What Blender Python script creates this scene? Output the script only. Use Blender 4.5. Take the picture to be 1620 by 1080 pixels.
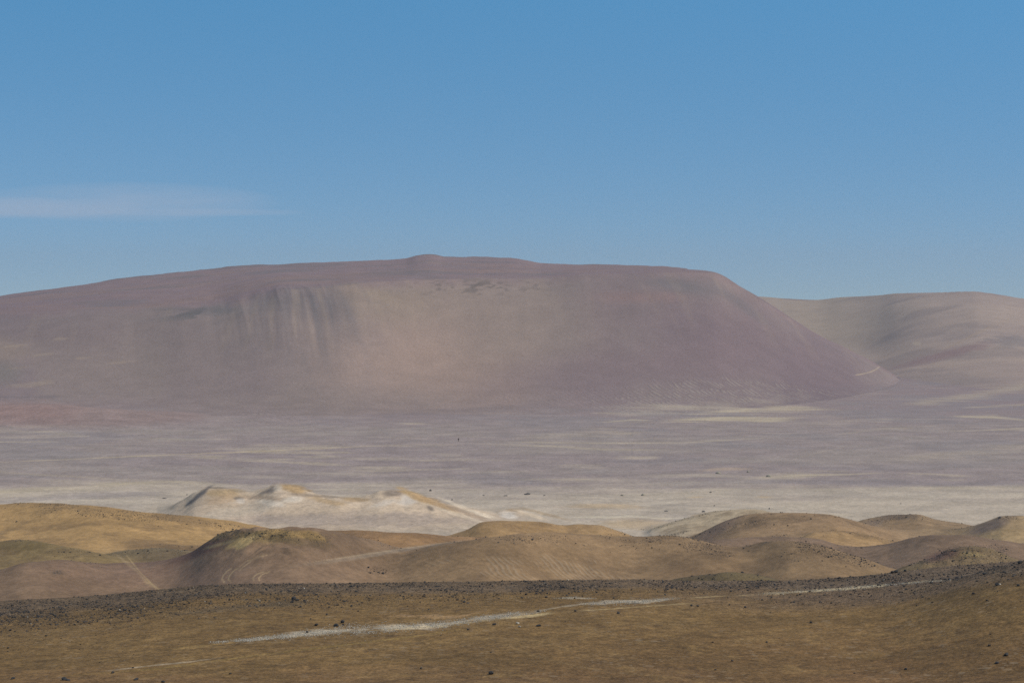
import bpy, bmesh, math, random
import numpy as np
from mathutils import Vector, Matrix

for o in list(bpy.data.objects): bpy.data.objects.remove(o)
sc = bpy.context.scene
COL = sc.collection

# ---------------------------------------------------------------- camera
F, CX, HY, CZ = 3150.0, 810.0, 455.0, 80.0       # focal length in photo pixels, centre column, horizon row, eye height (m)
cam_d = bpy.data.cameras.new('camera')
cam_d.sensor_width = 36.0
cam_d.lens = 36.0 * F / 1620.0
cam_d.shift_y = -(540.0 - HY) / 1620.0
cam_d.clip_start = 0.5
cam_d.clip_end = 60000.0
cam = bpy.data.objects.new('camera', cam_d); COL.objects.link(cam)
cam.location = (0, 0, CZ); cam.rotation_euler = (math.radians(90), 0, 0)
sc.camera = cam

# ---------------------------------------------------------------- sky and sun
SUN_EL, SUN_AZ = 49.0, 108.0        # azimuth measured clockwise from the view direction (+Y) to the right (+X)
w = bpy.data.worlds.new('World'); sc.world = w; w.use_nodes = True
nt = w.node_tree; nt.nodes.clear()
out = nt.nodes.new('ShaderNodeOutputWorld'); bg = nt.nodes.new('ShaderNodeBackground')
sky = nt.nodes.new('ShaderNodeTexSky'); sky.sky_type = 'NISHITA'; sky.sun_disc = False
sky.sun_elevation = math.radians(SUN_EL); sky.sun_rotation = math.radians(SUN_AZ)
sky.altitude = 200; sky.air_density = 1.0; sky.dust_density = 0.3; sky.ozone_density = 2.0
SKY_LIFT, SKY_K = 0.10, 2.3
tc = nt.nodes.new('ShaderNodeTexCoord'); sx = nt.nodes.new('ShaderNodeSeparateXYZ'); cx_ = nt.nodes.new('ShaderNodeCombineXYZ')
ma = nt.nodes.new('ShaderNodeMath'); ma.operation = 'MULTIPLY_ADD'
ma.inputs[1].default_value = SKY_K; ma.inputs[2].default_value = SKY_LIFT
nt.links.new(tc.outputs['Generated'], sx.inputs[0])
nt.links.new(sx.outputs['Z'], ma.inputs[0])
nt.links.new(sx.outputs['X'], cx_.inputs['X']); nt.links.new(sx.outputs['Y'], cx_.inputs['Y']); nt.links.new(ma.outputs[0], cx_.inputs['Z'])
nrm = nt.nodes.new('ShaderNodeVectorMath'); nrm.operation = 'NORMALIZE'
nt.links.new(cx_.outputs[0], nrm.inputs[0]); nt.links.new(nrm.outputs[0], sky.inputs['Vector'])
def wm(op, a, b=None, c=None, clamp=False):
    n = nt.nodes.new('ShaderNodeMath'); n.operation = op; n.use_clamp = clamp
    for i, x in enumerate((a, b, c)):
        if x is None: continue
        if isinstance(x, (int, float)): n.inputs[i].default_value = x
        else: nt.links.new(x, n.inputs[i])
    return n.outputs[0]
tint = nt.nodes.new('ShaderNodeMix'); tint.data_type = 'RGBA'; tint.blend_type = 'MULTIPLY'; tint.inputs['Factor'].default_value = 1
tg = nt.nodes.new('ShaderNodeMix'); tg.data_type = 'RGBA'; tg.inputs['A'].default_value = (.78, .85, .90, 1); tg.inputs['B'].default_value = (.71, 1.37, 1.47, 1)
nt.links.new(wm('MULTIPLY', sx.outputs['Z'], 6.6, clamp=True), tg.inputs['Factor']); nt.links.new(tg.outputs['Result'], tint.inputs['B']); nt.links.new(sky.outputs[0], tint.inputs['A'])
# thin cirrus: bearing = x/y, height = z/y of the sky direction
az = wm('DIVIDE', sx.outputs['X'], wm('MAXIMUM', sx.outputs['Y'], 0.01)); el = wm('DIVIDE', sx.outputs['Z'], wm('MAXIMUM', sx.outputs['Y'], 0.01))
cn = nt.nodes.new('ShaderNodeCombineXYZ'); nt.links.new(wm('MULTIPLY', az, 16.0), cn.inputs[0]); nt.links.new(wm('MULTIPLY', el, 90.0), cn.inputs[1])
cz = nt.nodes.new('ShaderNodeTexNoise'); cz.inputs['Scale'].default_value = 1.0; cz.inputs['Detail'].default_value = 6; cz.inputs['Roughness'].default_value = .55; nt.links.new(cn.outputs[0], cz.inputs['Vector'])
def lobe(a0, e0, ra, re_, up):      # soft patch, flat below and feathered above
    da = wm('DIVIDE', wm('SUBTRACT', az, a0), ra); de = wm('DIVIDE', wm('SUBTRACT', el, e0), re_)
    r = wm('ADD', wm('MULTIPLY', da, da), wm('MULTIPLY', de, de))
    return wm('MULTIPLY', wm('SUBTRACT', 1.0, r, clamp=True), up)
cl = wm('ADD', wm('ADD', lobe(-.195, .0430, .080, .0105, 1.0), lobe(-.275, .0405, .10, .0058, .8)), wm('ADD', lobe(-.155, .0378, .055, .0022, .6), lobe(-.235, .038, .06, .004, .5)))
cl = wm('MULTIPLY', cl, wm('MULTIPLY_ADD', cz.outputs['Fac'], 1.7, -.25, clamp=True), clamp=True)
cmix = nt.nodes.new('ShaderNodeMix'); cmix.data_type = 'RGBA'; nt.links.new(wm('MULTIPLY', wm('MULTIPLY', cl, wm('MULTIPLY_ADD', cl, -.5, 1.5)), .66), cmix.inputs['Factor'])
nt.links.new(tint.outputs['Result'], cmix.inputs['A']); cmix.inputs['B'].default_value = (3.5, 4.4, 5.8, 1)
nt.links.new(cmix.outputs['Result'], bg.inputs['Color']); bg.inputs['Strength'].default_value = 0.10
nt.links.new(bg.outputs[0], out.inputs['Surface'])

sd = bpy.data.lights.new('sun', 'SUN'); sd.energy = 3.6; sd.angle = math.radians(0.55); sd.color = (1.0, 0.95, 0.87)
so = bpy.data.objects.new('sun', sd); COL.objects.link(so)
e_, a_ = math.radians(SUN_EL), math.radians(SUN_AZ)
sdir = Vector((math.sin(a_) * math.cos(e_), math.cos(a_) * math.cos(e_), math.sin(e_)))
so.rotation_euler = sdir.to_track_quat('Z', 'Y').to_euler(); so.location = (0, 0, 500)

vs = sc.view_settings; vs.view_transform = 'Standard'; vs.look = 'None'; vs.gamma = 1; vs.exposure = 0.0
sc.cycles.max_bounces = 4; sc.cycles.diffuse_bounces = 2; sc.cycles.volume_bounces = 0; sc.cycles.use_denoising = False

# ---------------------------------------------------------------- helpers
def tag(o, label=None, cat=None, group=None, kind=None):
    if label: o['label'] = label
    if cat: o['category'] = cat
    if group: o['group'] = group
    if kind: o['kind'] = kind
    return o

def lin(c):
    c = np.asarray(c, float) / 255.0
    return np.where(c <= 0.04045, c / 12.92, ((c + 0.055) / 1.055) ** 2.4)

def hash2(ix, iy, seed):
    h = (ix.astype(np.int64) * 374761393 + iy.astype(np.int64) * 668265263 + seed * 974634777) & 0xFFFFFFFF
    h = ((h ^ (h >> 13)) * 1274126177) & 0xFFFFFFFF
    return ((h ^ (h >> 16)) & 0xFFFF).astype(np.float64) / 65535.0

def vnoise(x, y, seed=0):
    ix, iy = np.floor(x), np.floor(y)
    fx, fy = x - ix, y - iy
    ix = ix.astype(np.int64); iy = iy.astype(np.int64)
    fx = fx * fx * fx * (fx * (fx * 6 - 15) + 10); fy = fy * fy * fy * (fy * (fy * 6 - 15) + 10)
    a = hash2(ix, iy, seed); b = hash2(ix + 1, iy, seed); c = hash2(ix, iy + 1, seed); d = hash2(ix + 1, iy + 1, seed)
    return (a + (b - a) * fx) * (1 - fy) + (c + (d - c) * fx) * fy

def fbm(x, y, sc_, seed=0, octv=4, gain=0.5):
    s = 0; amp = 1; tot = 0; xx = x / sc_; yy = y / sc_
    for o in range(octv):
        s = s + amp * (vnoise(xx, yy, seed + o * 17) * 2 - 1); tot += amp
        xx, yy = xx * 1.61 + yy * 1.21 + 5.3, yy * 1.61 - xx * 0.9 + 9.1; amp *= gain
    return s / tot

def sstep(a, b, x):
    t = np.clip((x - a) / (b - a), 0, 1); return t * t * (3 - 2 * t)

def pch(xs, ys):
    """monotone cubic through the points, linear ends held"""
    xs = np.asarray(xs, float); ys = np.asarray(ys, float)
    h = np.diff(xs); d = np.diff(ys) / h
    m = np.zeros_like(ys)
    for i in range(1, len(xs) - 1):
        if d[i - 1] * d[i] > 0:
            w1 = 2 * h[i] + h[i - 1]; w2 = h[i] + 2 * h[i - 1]
            m[i] = (w1 + w2) / (w1 / d[i - 1] + w2 / d[i])
    m[0] = d[0]; m[-1] = d[-1]
    def f(x):
        xc = np.clip(x, xs[0], xs[-1])
        i = np.clip(np.searchsorted(xs, xc) - 1, 0, len(xs) - 2)
        t = (xc - xs[i]) / h[i]
        return ((2 * t**3 - 3 * t**2 + 1) * ys[i] + (t**3 - 2 * t**2 + t) * h[i] * m[i]
                + (-2 * t**3 + 3 * t**2) * ys[i + 1] + (t**3 - t**2) * h[i] * m[i + 1])
    return f
def P(pts): return pch([p[0] for p in pts], [p[1] for p in pts])
def zof(py, Y): return CZ - (py - HY) * Y / F

# ---------------------------------------------------------------- terrain definition
# Bearings are given as columns u of the photo (x = (u-810)/3150*Y), heights through the sight line at the crest's own distance.
base_z = P([(0, 60), (214, 47), (235, 42), (290, 22), (340, 15.5), (420, 13.5), (520, 8), (600, 2.5), (660, 0), (760, -0.6), (1250, 0.0), (1700, 2.0), (3000, 5), (9000, 5)])
fg_crest = P([(-600, 985), (-200, 965), (0, 950), (100, 945), (170, 940), (250, 932), (330, 925), (400, 923), (540, 922), (760, 919), (1000, 916), (1080, 918), (1230, 918), (1330, 913), (1380, 909), (1420, 904), (1480, 897), (1540, 892), (1600, 888), (1700, 878), (2200, 850)])

def fg_surface(u, Y, X):
    zc = zof(fg_crest(u), 214.0)
    z150 = 50.2 + 0.4 * np.sin(u / 420.0)
    t = np.clip((Y - 150) / 64.0, 0, None)
    z = z150 + (zc - z150) * (t ** 1.0)
    z = np.where(Y < 150, z150 + (78.2 - z150) * (1 - Y / 150.0) ** 1.15, z)
    # gentle swale that carries the pale pebble run
    z = z + 0.35 * fbm(X, Y, 30, 3, 3) * sstep(60, 140, Y) * (1 - sstep(195, 212, Y))
    # nearer brown rise on the right
    rc = P([(1330, 955), (1380, 940), (1450, 918), (1520, 902), (1560, 896), (1620, 887.5), (1750, 872), (2200, 840)])(u)
    hr = np.clip(zof(rc, 192.0) - (z150 + (zc - z150) * 0.66), 0, 12) * sstep(1360, 1640, u)
    z = np.maximum(z, z + hr * np.exp(-((Y - 192) / np.where(Y < 192, 42.0, 9.0)) ** 2))
    back = zc - (Y - 214) * 0.165 - 0.0045 * (Y - 214) ** 2
    return np.where(Y > 214, back, z)

# name, depth, front width, back width, crest points, colour, label
D = []
def dune(key, Yc, wf, wb, pts, col, rock=0.2, tilt=0.0, taper=45):
    D.append(dict(key=key, Yc=Yc, wf=wf, wb=wb, pts=pts, col=col, rock=rock, tilt=tilt, taper=taper))

dune('front_left', 432, 34, 26, [(-300, 925), (-120, 915), (0, 900), (40, 890), (100, 885), (150, 888), (230, 888), (270, 882), (300, 872), (325, 857), (350, 844), (380, 834), (410, 830.5), (450, 830.5), (500, 837), (560, 849), (620, 866), (680, 888), (740, 905)], (123, 103, 83), 0.25)
dune('front_mid', 440, 36, 28, [(470, 915), (540, 897), (600, 884), (660, 870), (720, 858), (780, 848.5), (830, 843.5), (880, 843.5), (940, 846), (1000, 848), (1060, 847), (1090, 850), (1130, 860), (1180, 875), (1230, 890), (1300, 905)], (134, 112, 84), 0.22, 14)
dune('front_right', 438, 32, 24, [(1140, 890), (1170, 874), (1205, 862), (1243, 857), (1280, 862), (1330, 873), (1380, 886), (1430, 903), (1470, 915)], (130, 109, 82), 0.3)
dune('orange_back', 505, 36, 25, [(380, 850), (450, 841), (500, 839), (560, 838.5), (620, 842), (700, 845), (760, 848), (830, 853), (900, 862)], (140, 112, 80), 0.25)
dune('long_right', 492, 34, 28, [(1060, 875), (1130, 854), (1165, 850), (1203, 848), (1240, 848), (1293, 853), (1330, 863), (1367, 866), (1400, 862), (1440, 851), (1480, 845), (1520, 845), (1570, 852), (1620, 858), (1700, 866), (1850, 880)], (121, 102, 84), 0.12)
dune('rocky_right', 418, 16, 14, [(1445, 888), (1480, 877), (1505, 867), (1525, 863), (1548, 861.5), (1570, 864.5), (1592, 874), (1625, 888), (1650, 896)], (124, 108, 80), 1.0, 0, 25)
dune('golden_small', 535, 24, 20, [(1245, 868), (1270, 850), (1290, 842), (1320, 840), (1350, 841.5), (1390, 849), (1430, 860), (1460, 868)], (157, 130, 92), 0.1, 0, 25)
dune('big_right', 583, 34, 26, [(1060, 862), (1095, 847), (1120, 834), (1150, 819), (1175, 812), (1200, 810), (1260, 812), (1310, 815), (1340, 822), (1380, 833), (1440, 846)], (143, 120, 92), 0.35)
dune('mid_right', 598, 30, 24, [(1300, 848), (1330, 837), (1355, 825), (1380, 817), (1410, 812.5), (1450, 812.5), (1480, 819), (1510, 824), (1560, 832), (1620, 838)], (143, 122, 95), 0.45)
dune('far_right', 572, 34, 24, [(1430, 855), (1500, 843), (1540, 833), (1568, 823), (1588, 816.5), (1610, 815.5), (1640, 819), (1700, 830), (1800, 840)], (146, 126, 96), 0.5)
dune('pale_right', 640, 24, 20, [(1010, 845), (1060, 826), (1100, 815), (1140, 808.5), (1180, 807), (1230, 812), (1290, 822)], (172, 157, 132), 0.05)
dune('sand_mid', 560, 24, 20, [(670, 855), (715, 843), (740, 835), (765, 825), (800, 822), (850, 826), (895, 829.5), (925, 827.5), (945, 828.5), (980, 839), (1010, 850)], (152, 126, 90), 0.15, 0, 30)
dune('golden_left', 580, 40, 28, [(-500, 830), (-250, 812), (-60, 799), (0, 797), (40, 795), (90, 795.5), (140, 800), (200, 808), (260, 813), (340, 820.5), (390, 828.5), (440, 838), (520, 850), (600, 862)], (160, 132, 90), 0.6)
dune('dark_left', 492, 22, 20, [(-250, 880), (-80, 866), (0, 857), (20, 855), (60, 856.5), (100, 862), (140, 869), (180, 878), (230, 890)], (124, 107, 74), 0.7)
dune('low_left', 496, 16, 14, [(150, 885), (180, 872), (205, 867.5), (240, 865.5), (290, 869.5), (330, 878), (360, 888)], (120, 107, 82), 0.5, 0, 25)
dune('low_pink', 520, 14, 14, [(180, 873), (220, 863), (260, 861), (300, 861.5), (340, 868), (380, 878)], (138, 114, 84), 0.3, 0, 25)
dune('low_front', 396, 12, 14, [(1040, 927), (1090, 914), (1120, 909), (1148, 906), (1180, 908), (1220, 916), (1260, 930)], (108, 96, 68), 0.6, 0, 25)
WH = (182, 166, 145)
dune('white_a', 716, 34, 22, [(235, 812), (262, 806), (290, 792), (310, 778), (328, 772), (345, 771), (370, 775), (410, 781), (470, 795), (530, 812)], WH, 0.1, 0, 20)
dune('white_b', 700, 32, 22, [(330, 812), (365, 795), (395, 781), (420, 770), (437, 764.5), (460, 768), (490, 777.5), (520, 786), (560, 798), (610, 812)], WH, 0.05, 0, 20)
dune('white_c', 690, 34, 24, [(450, 808), (500, 795), (540, 786), (565, 787), (585, 783), (602, 777), (625, 774), (650, 777), (680, 787), (720, 799), (760, 809), (800, 818), (860, 828)], WH, 0.05, 0, 20)
dune('white_d', 702, 16, 14, [(755, 822), (780, 811), (800, 805.5), (815, 806), (835, 812), (870, 820), (910, 826)], WH, 0.1, 0, 16)
dune('white_e', 725, 18, 16, [(880, 822), (930, 816), (970, 809.5), (1000, 806), (1040, 811), (1080, 817)], (168, 152, 124), 0.05, 0, 20)
dune('red_knoll', 1215, 55, 60, [(-500, 648), (-200, 643), (-40, 639), (20, 638), (60, 638), (95, 640), (140, 645), (190, 649), (240, 653), (320, 658), (400, 664)], (136, 120, 116), 0.0, 0, 30)

for d in D:
    v_base = HY + (CZ - float(base_z(np.array(float(d['Yc'] + 8))))) * F / (d['Yc'] + 8)
    p0, p1 = d['pts'][0], d['pts'][-1]
    d['e0'], d['e1'] = p0[0] > -200, p1[0] < 1640
    x0_, x1_ = d['e0'] and v_base > p0[1], d['e1'] and v_base > p1[1]
    if x0_: d['e0'] = False; d['pts'] = [(p0[0] - max(25, (v_base + 4 - p0[1]) * 2.0), v_base + 6)] + d['pts']
    if x1_: d['e1'] = False; d['pts'] = d['pts'] + [(p1[0] + max(25, (v_base + 4 - p1[1]) * 2.0), v_base + 6)]
    d['f'] = P(d['pts']); d['u0'] = d['pts'][0][0]; d['u1'] = d['pts'][-1][0]

def dune_inc(d, u, Y, X):
    Yc = d['Yc'] + 9 * np.sin(u / 71.0 + d['Yc']) * min(1, d['wf'] / 30) + (u - 0.5 * (d['u0'] + d['u1'])) / 100.0 * d['tilt'] * 0.3
    zc = zof(d['f'](u), Yc)
    h = np.clip(zc - base_z(Yc), 0, None)
    if d['e0']: h = h * sstep(d['u0'] - 2, d['u0'] + 22, u)
    if d['e1']: h = h * (1 - sstep(d['u1'] - (100 if d['key'] == 'red_knoll' else 22), d['u1'] + 2, u))
    t = np.where(Y < Yc, (Yc - Y) / d['wf'], (Y - Yc) / d['wb'])
    g = np.exp(-0.5 * (t * 1.25) ** 2 - 0.25 * np.abs(t) ** 1.2)
    if d['key'].startswith('white'):      # sharp wind-cut crest on a long smooth foot
        g = .42 * np.exp(-2.2 * np.abs(t)) + .58 * np.exp(-.55 * t ** 2)
    if d['Yc'] < 660:      # steeper cap on a long gentle apron
        gf = .36 * np.exp(-(t * 1.75) ** 2) + .64 * np.exp(-.5 * (t * .82) ** 2)
        g = np.where(Y < Yc, gf, g)
    return h * g

# big mesa: rows across the face at fixed share of its depth
sky_c = P([(-900, 530), (-400, 500), (-200, 484), (0, 467), (100, 454.5), (200, 439.5), (300, 430), (400, 420.5), (500, 416), (600, 411.5), (640, 408.5), (660, 403.5), (680, 402), (705, 405.5), (800, 407), (830, 410.5), (860, 416), (1000, 420), (1080, 425), (1128, 430), (1145, 437), (1160, 446.5), (1197, 468.5), (1247, 500), (1290, 527), (1347, 555), (1393, 579), (1440, 610), (1520, 650)])
rim_c = P([(-900, 540), (-400, 520), (0, 500), (150, 490), (260, 488), (330, 486), (390, 470), (450, 457), (520, 455), (560, 450), (640, 444), (740, 443), (840, 442), (920, 436), (1000, 432), (1070, 430), (1128, 431.5), (1145, 438.5), (1160, 448), (1197, 470), (1247, 501.5), (1290, 528.5), (1347, 556.5), (1393, 580.5), (1440, 611), (1520, 651)])
rim_Y = P([(-900, 1500), (0, 1500), (200, 1500), (330, 1480), (450, 1485), (540, 1500), (620, 1530), (740, 1565), (860, 1575), (980, 1580), (1100, 1600), (1200, 1640), (1400, 1700), (1520, 1720)])
foot_Y = P([(-900, 1190), (0, 1200), (300, 1215), (500, 1215), (650, 1235), (850, 1225), (1000, 1240), (1130, 1265), (1300, 1350), (1400, 1480), (1520, 1600)])
sky_Y = P([(-900, 2000), (0, 1950), (400, 2050), (700, 2100), (860, 2050), (1000, 1950), (1080, 1800), (1128, 1690), (1200, 1690), (1400, 1740), (1520, 1760)])
prof_s = pch([0, .17, .40, .62, .85, 1.0], [0, .022, .16, .48, .85, 1.0])
def mesa(u, Y, X):
    fy, ry, ky = foot_Y(u), rim_Y(u), sky_Y(u)
    zr = zof(rim_c(u), ry); zk = zof(sky_c(u), ky)
    s = np.clip((Y - fy) / (ry - fy), 0, 1)
    zf = zr * prof_s(s)
    # top: from rim to the crest line; rounds over
    q = np.clip((Y - ry) / np.maximum(ky - ry, 1), 0, 1)
    zt = zr + (zk - zr) * (q ** 0.85)
    zb = zk - 0.10 * (Y - ky) - 0.0006 * (Y - ky) ** 2
    z = np.where(Y < ry, zf, np.where(Y < ky, zt, zb))
    # relief: flutes on the dark shoulder, spurs, ledges
    up = sstep(.45, .8, s) * (1 - sstep(.0, .12, q))
    fl = np.exp(-((u - 470) / 95.0) ** 2) * up
    z = z - fl * 2.2 * np.abs(fbm(u * 1.0 + (Y - 1400) * .12, Y * 0.12, 24, 61, 3))
    z = z + up * 0.8 * fbm(u, Y * 0.15, 55, 7, 3) * sstep(100, 300, u)
    led = np.exp(-((u - 760) / 150.0) ** 2) * np.exp(-((s - .95) / .10) ** 2) + np.exp(-((u - 320) / 60.0) ** 2) * np.exp(-((s - .98) / .08) ** 2)
    z = z + led * .9 * np.abs(fbm(X, Y * 1.5, 16, 9, 4))
    z = z + 1.1 * fbm(X, Y, 120, 23, 3) * sstep(.25, .6, s) + 1.0 * fbm(X, Y, 30, 29, 3) * sstep(0, .2, q)
    on = (s > 0) & (z > 0)
    return np.where(on, np.maximum(z, 0), 0), s, q

fr_sky = P([(1000, 500), (1100, 485), (1160, 474), (1197, 469), (1240, 472), (1290, 474), (1330, 469.5), (1390, 466), (1420, 463), (1480, 462.5), (1540, 461), (1560, 463), (1620, 472), (1700, 480), (1900, 470), (2400, 480)])
def farhill(u, Y, X):
    fy = P([(1000, 1900), (1200, 1850), (1350, 1720), (1450, 1540), (1620, 1400), (2400, 1350)])(u)
    ky = P([(1000, 2600), (1300, 2600), (1480, 2350), (1620, 2300), (2400, 2300)])(u)
    zk = zof(fr_sky(u), ky)
    s = np.clip((Y - fy) / (ky - fy), 0, 1)
    z = zk * pch([0, .15, .35, .6, .82, 1], [0, .035, .17, .50, .83, 1.0])(s)
    z = np.where(Y > ky, zk - 0.12 * (Y - ky), z)
    z = z + sstep(.1, .5, s) * (3.2 * fbm(X, Y, 260, 41, 3) - 3.0 * np.exp(-((u - 1330 - (Y - 1900) * .12) / 85.0) ** 2) + 2.0 * fbm(X + Y * .3, Y * .5, 120, 43, 3)) * (1 - 0.8 * sstep(.85, 1.0, s))
    z = z - base_z(Y)
    return np.clip(z, 0, None) * sstep(1000, 1120, u), s

def terrain(u, Y):
    X = (u - CX) / F * Y
    b = base_z(Y)
    acc = np.zeros_like(Y); cw = np.zeros(Y.shape + (3,)); cs = np.zeros_like(Y); best = np.zeros_like(Y); lab = np.full(Y.shape, 1, np.int32)     # 1 = plain
    for i, d in enumerate(D):
        m = (np.abs(Y - d['Yc']) < 150)
        if d['u0'] > -200: m &= (u > d['u0'] - 10)
        if d['u1'] < 1640: m &= (u < d['u1'] + 10)
        idx = np.nonzero(m)
        inc = dune_inc(d, u[idx], Y[idx], X[idx])
        if d['key'] in ('front_left', 'rocky_right'):
            hm = max(float(inc.max()), 1); uq = U_ = u[idx]
            ug = np.exp(-((uq - 425) / 85.0) ** 2) if d['key'] == 'front_left' else 1.0
            cap = sstep(.55, .9, inc / hm) * ug
            inc = inc + cap * 1.1 * (np.abs(fbm(X[idx], Y[idx], 8, 411, 4)) * 2.2 - .7) * (1 - .6 * np.exp(-((Y[idx] - d['Yc']) / 5.0) ** 2))
            inc = np.maximum(inc, 0)
        acc[idx] += inc ** 7
        w_ = inc ** 3; cs[idx] += w_; cw[idx] += w_[:, None] * np.array(d['col'], float)
        bb = best[idx]; ll = lab[idx]
        win = (inc > bb) & (inc > 0.35)
        ll[win] = 10 + i; bb[win] = inc[win]
        lab[idx] = ll; best[idx] = bb
    inc = acc ** (1 / 7.0)
    # rocky relief on dune tops, gentle sand undulation everywhere
    z = b + inc
    dm = sstep(330, 400, Y) * (1 - sstep(740, 800, Y))
    z = z + sstep(660, 675, Y) * (1 - sstep(735, 750, Y)) * sstep(.3, 3, inc) * (1.3 * np.abs(fbm(X, Y * .7, 24, 57, 3)) - .3) + dm * (0.7 * fbm(X, Y, 30, 5, 5) + .35 * fbm(X, Y * .6, 8, 55, 3)) * sstep(0.2, 3, inc)
    z = z + sstep(640, 700, Y) * (1 - sstep(1200, 1300, Y)) * 0.5 * fbm(X, Y, 110, 6, 4)
    zm, s, q = mesa(u, Y, X)
    far = Y > 1150
    zz = np.where(far, np.maximum(z, 0) + 0, z)
    lab = np.where(far & (zm > 0.6) & (zm > best), 2, lab)
    k = 3.0
    def smax(a, c):
        h = np.clip(k - np.abs(a - c), 0, None) / k
        return np.maximum(a, c) + h * h * k * 0.25
    zhi = np.where(far & (zm > 0.01), np.maximum(z, zm + b * 0 + np.minimum(b, 0)), z)
    blend = sstep(0, 6, zm)
    z1 = np.where(far, (1 - blend) * np.maximum(z, zm) + blend * smax(z, zm), z)
    zf, sf = farhill(u, Y, X)
    zf2 = zf + b
    lab = np.where((zf > 0.8) & (zf2 > z1), 3, lab)
    z1 = np.maximum(z1, np.where(zf > 0, zf2, -99))
    zfg = fg_surface(u, Y, X)
    fgm = Y < 335
    lab = np.where(fgm & (zfg > z1), 0, lab)
    lab = np.where(Y < 260, 0, lab)
    z1 = np.where(fgm, np.maximum(zfg, np.where(Y < 236, -99, z1)), z1)
    return X, z1, lab, s, q, sf, inc, cw / np.maximum(cs, 1e-9)[..., None]

# rows and columns of the sheet
us = np.concatenate([-810 - np.geomspace(3500, 60, 26) + 450, np.arange(-330, -20, 3.2), np.arange(-20, 1640, 1.45), np.arange(1640, 1950, 3.2), 1950 + np.geomspace(60, 3500, 26)])
us = np.unique(np.round(us, 3))
Ys = np.concatenate([np.arange(2, 130, 3.0), np.arange(130, 145, 0.8), np.arange(145, 216, 0.30), np.arange(216, 390, 2.5), np.arange(390, 660, 0.62), np.arange(660, 1180, 1.5), np.arange(1180, 1720, 1.9), np.arange(1720, 2700, 5.5), np.arange(2700, 6001, 110)])
NU, NY = len(us), len(Ys)
U, Y = np.meshgrid(us, Ys)
X, Z, LAB, S, Q, SF, INC, DCOL = terrain(U, Y)
PY = HY + (CZ - Z) * F / Y                  # sight-line row of each point, used only to look up where a real ground patch lies
print('grid', NU, NY, NU * NY)

# lookup of ground height
def ground_at(u, Yq):
    uu = np.atleast_1d(np.asarray(u, float)); yy = np.atleast_1d(np.asarray(Yq, float))
    i = np.clip(np.searchsorted(us, uu) - 1, 0, NU - 2); j = np.clip(np.searchsorted(Ys, yy) - 1, 0, NY - 2)
    a = (uu - us[i]) / (us[i + 1] - us[i]); b = (yy - Ys[j]) / (Ys[j + 1] - Ys[j])
    return (Z[j, i] * (1 - a) + Z[j, i + 1] * a) * (1 - b) + (Z[j + 1, i] * (1 - a) + Z[j + 1, i + 1] * a) * b

HZN = np.minimum.accumulate(PY, axis=0)     # nearest visible row so far
def first_hit(u, py, ymin=0):
    """distance at which the sight line through (u, py) meets the ground"""
    i = int(np.clip(np.searchsorted(us, u), 0, NU - 1))
    c = PY[:, i]
    ok = np.nonzero((c <= py) & (Ys >= max(ymin, 20)))[0]
    return float(Ys[ok[0]]) if len(ok) else None

# ---------------------------------------------------------------- surface colours (albedo) of the ground
L0 = np.array([0.93, 1.06, 1.20])
def alb(c, k=1.0): return np.clip(lin(c) / L0 * k, 0.003, 0.85)
C = np.zeros(U.shape + (3,)); ROCK = np.zeros(U.shape); RIP = np.zeros(U.shape)
n_big = fbm(X, Y, 140, 101, 4); n_mid = fbm(X, Y, 38, 102, 4); n_sm = fbm(X, Y, 9, 103, 3)
n_u = fbm(U, Y * 0.12, 42, 104, 4)
def mix(c, m):
    global C
    m = np.clip(m, 0, 1)[..., None]; C = C * (1 - m) + np.asarray(c) * m
def blob(u, v, ru, rv, c, a=1.0, ang=0.0, rough=0.5, lab=None, soft=0.5, noise=None):
    """paint a stain of its own colour on the ground round the sight line (u, v)"""
    j0 = (np.abs(us - u) < 1.8 * (ru + rv)).nonzero()[0]
    if len(j0) == 0: return
    sl = slice(j0[0], j0[-1] + 1)
    du = U[:, sl] - u; dv = PY[:, sl] - v
    ca, sa = math.cos(math.radians(ang)), math.sin(math.radians(ang))
    p = (du * ca - dv * sa) / ru; q = (du * sa + dv * ca) / rv
    nz = (n_sm if noise is None else noise)[:, sl]
    r = np.sqrt(p * p + q * q) + rough * nz
    m = (1 - sstep(1 - soft, 1 + soft * 0.6, r)) * a
    if lab is not None: m = m * np.isin(LAB[:, sl], lab)
    m = m[..., None]
    C[:, sl] = C[:, sl] * (1 - m) + np.asarray(c) * m
def rblob(arr, u, v, ru, rv, a=1.0, ang=0.0, rough=0.5, lab=None, noise=None):
    j0 = (np.abs(us - u) < 1.8 * (ru + rv)).nonzero()[0]
    sl = slice(j0[0], j0[-1] + 1)
    du = U[:, sl] - u; dv = PY[:, sl] - v
    ca, sa = math.cos(math.radians(ang)), math.sin(math.radians(ang))
    p = (du * ca - dv * sa) / ru; q = (du * sa + dv * ca) / rv
    nz = (n_sm if noise is None else noise)[:, sl]
    r = np.sqrt(p * p + q * q) + rough * nz
    m = (1 - sstep(.4, 1.2, r)) * a
    if lab is not None: m = m * np.isin(LAB[:, sl], lab)
    arr[:, sl] = np.maximum(arr[:, sl], m)
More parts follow.
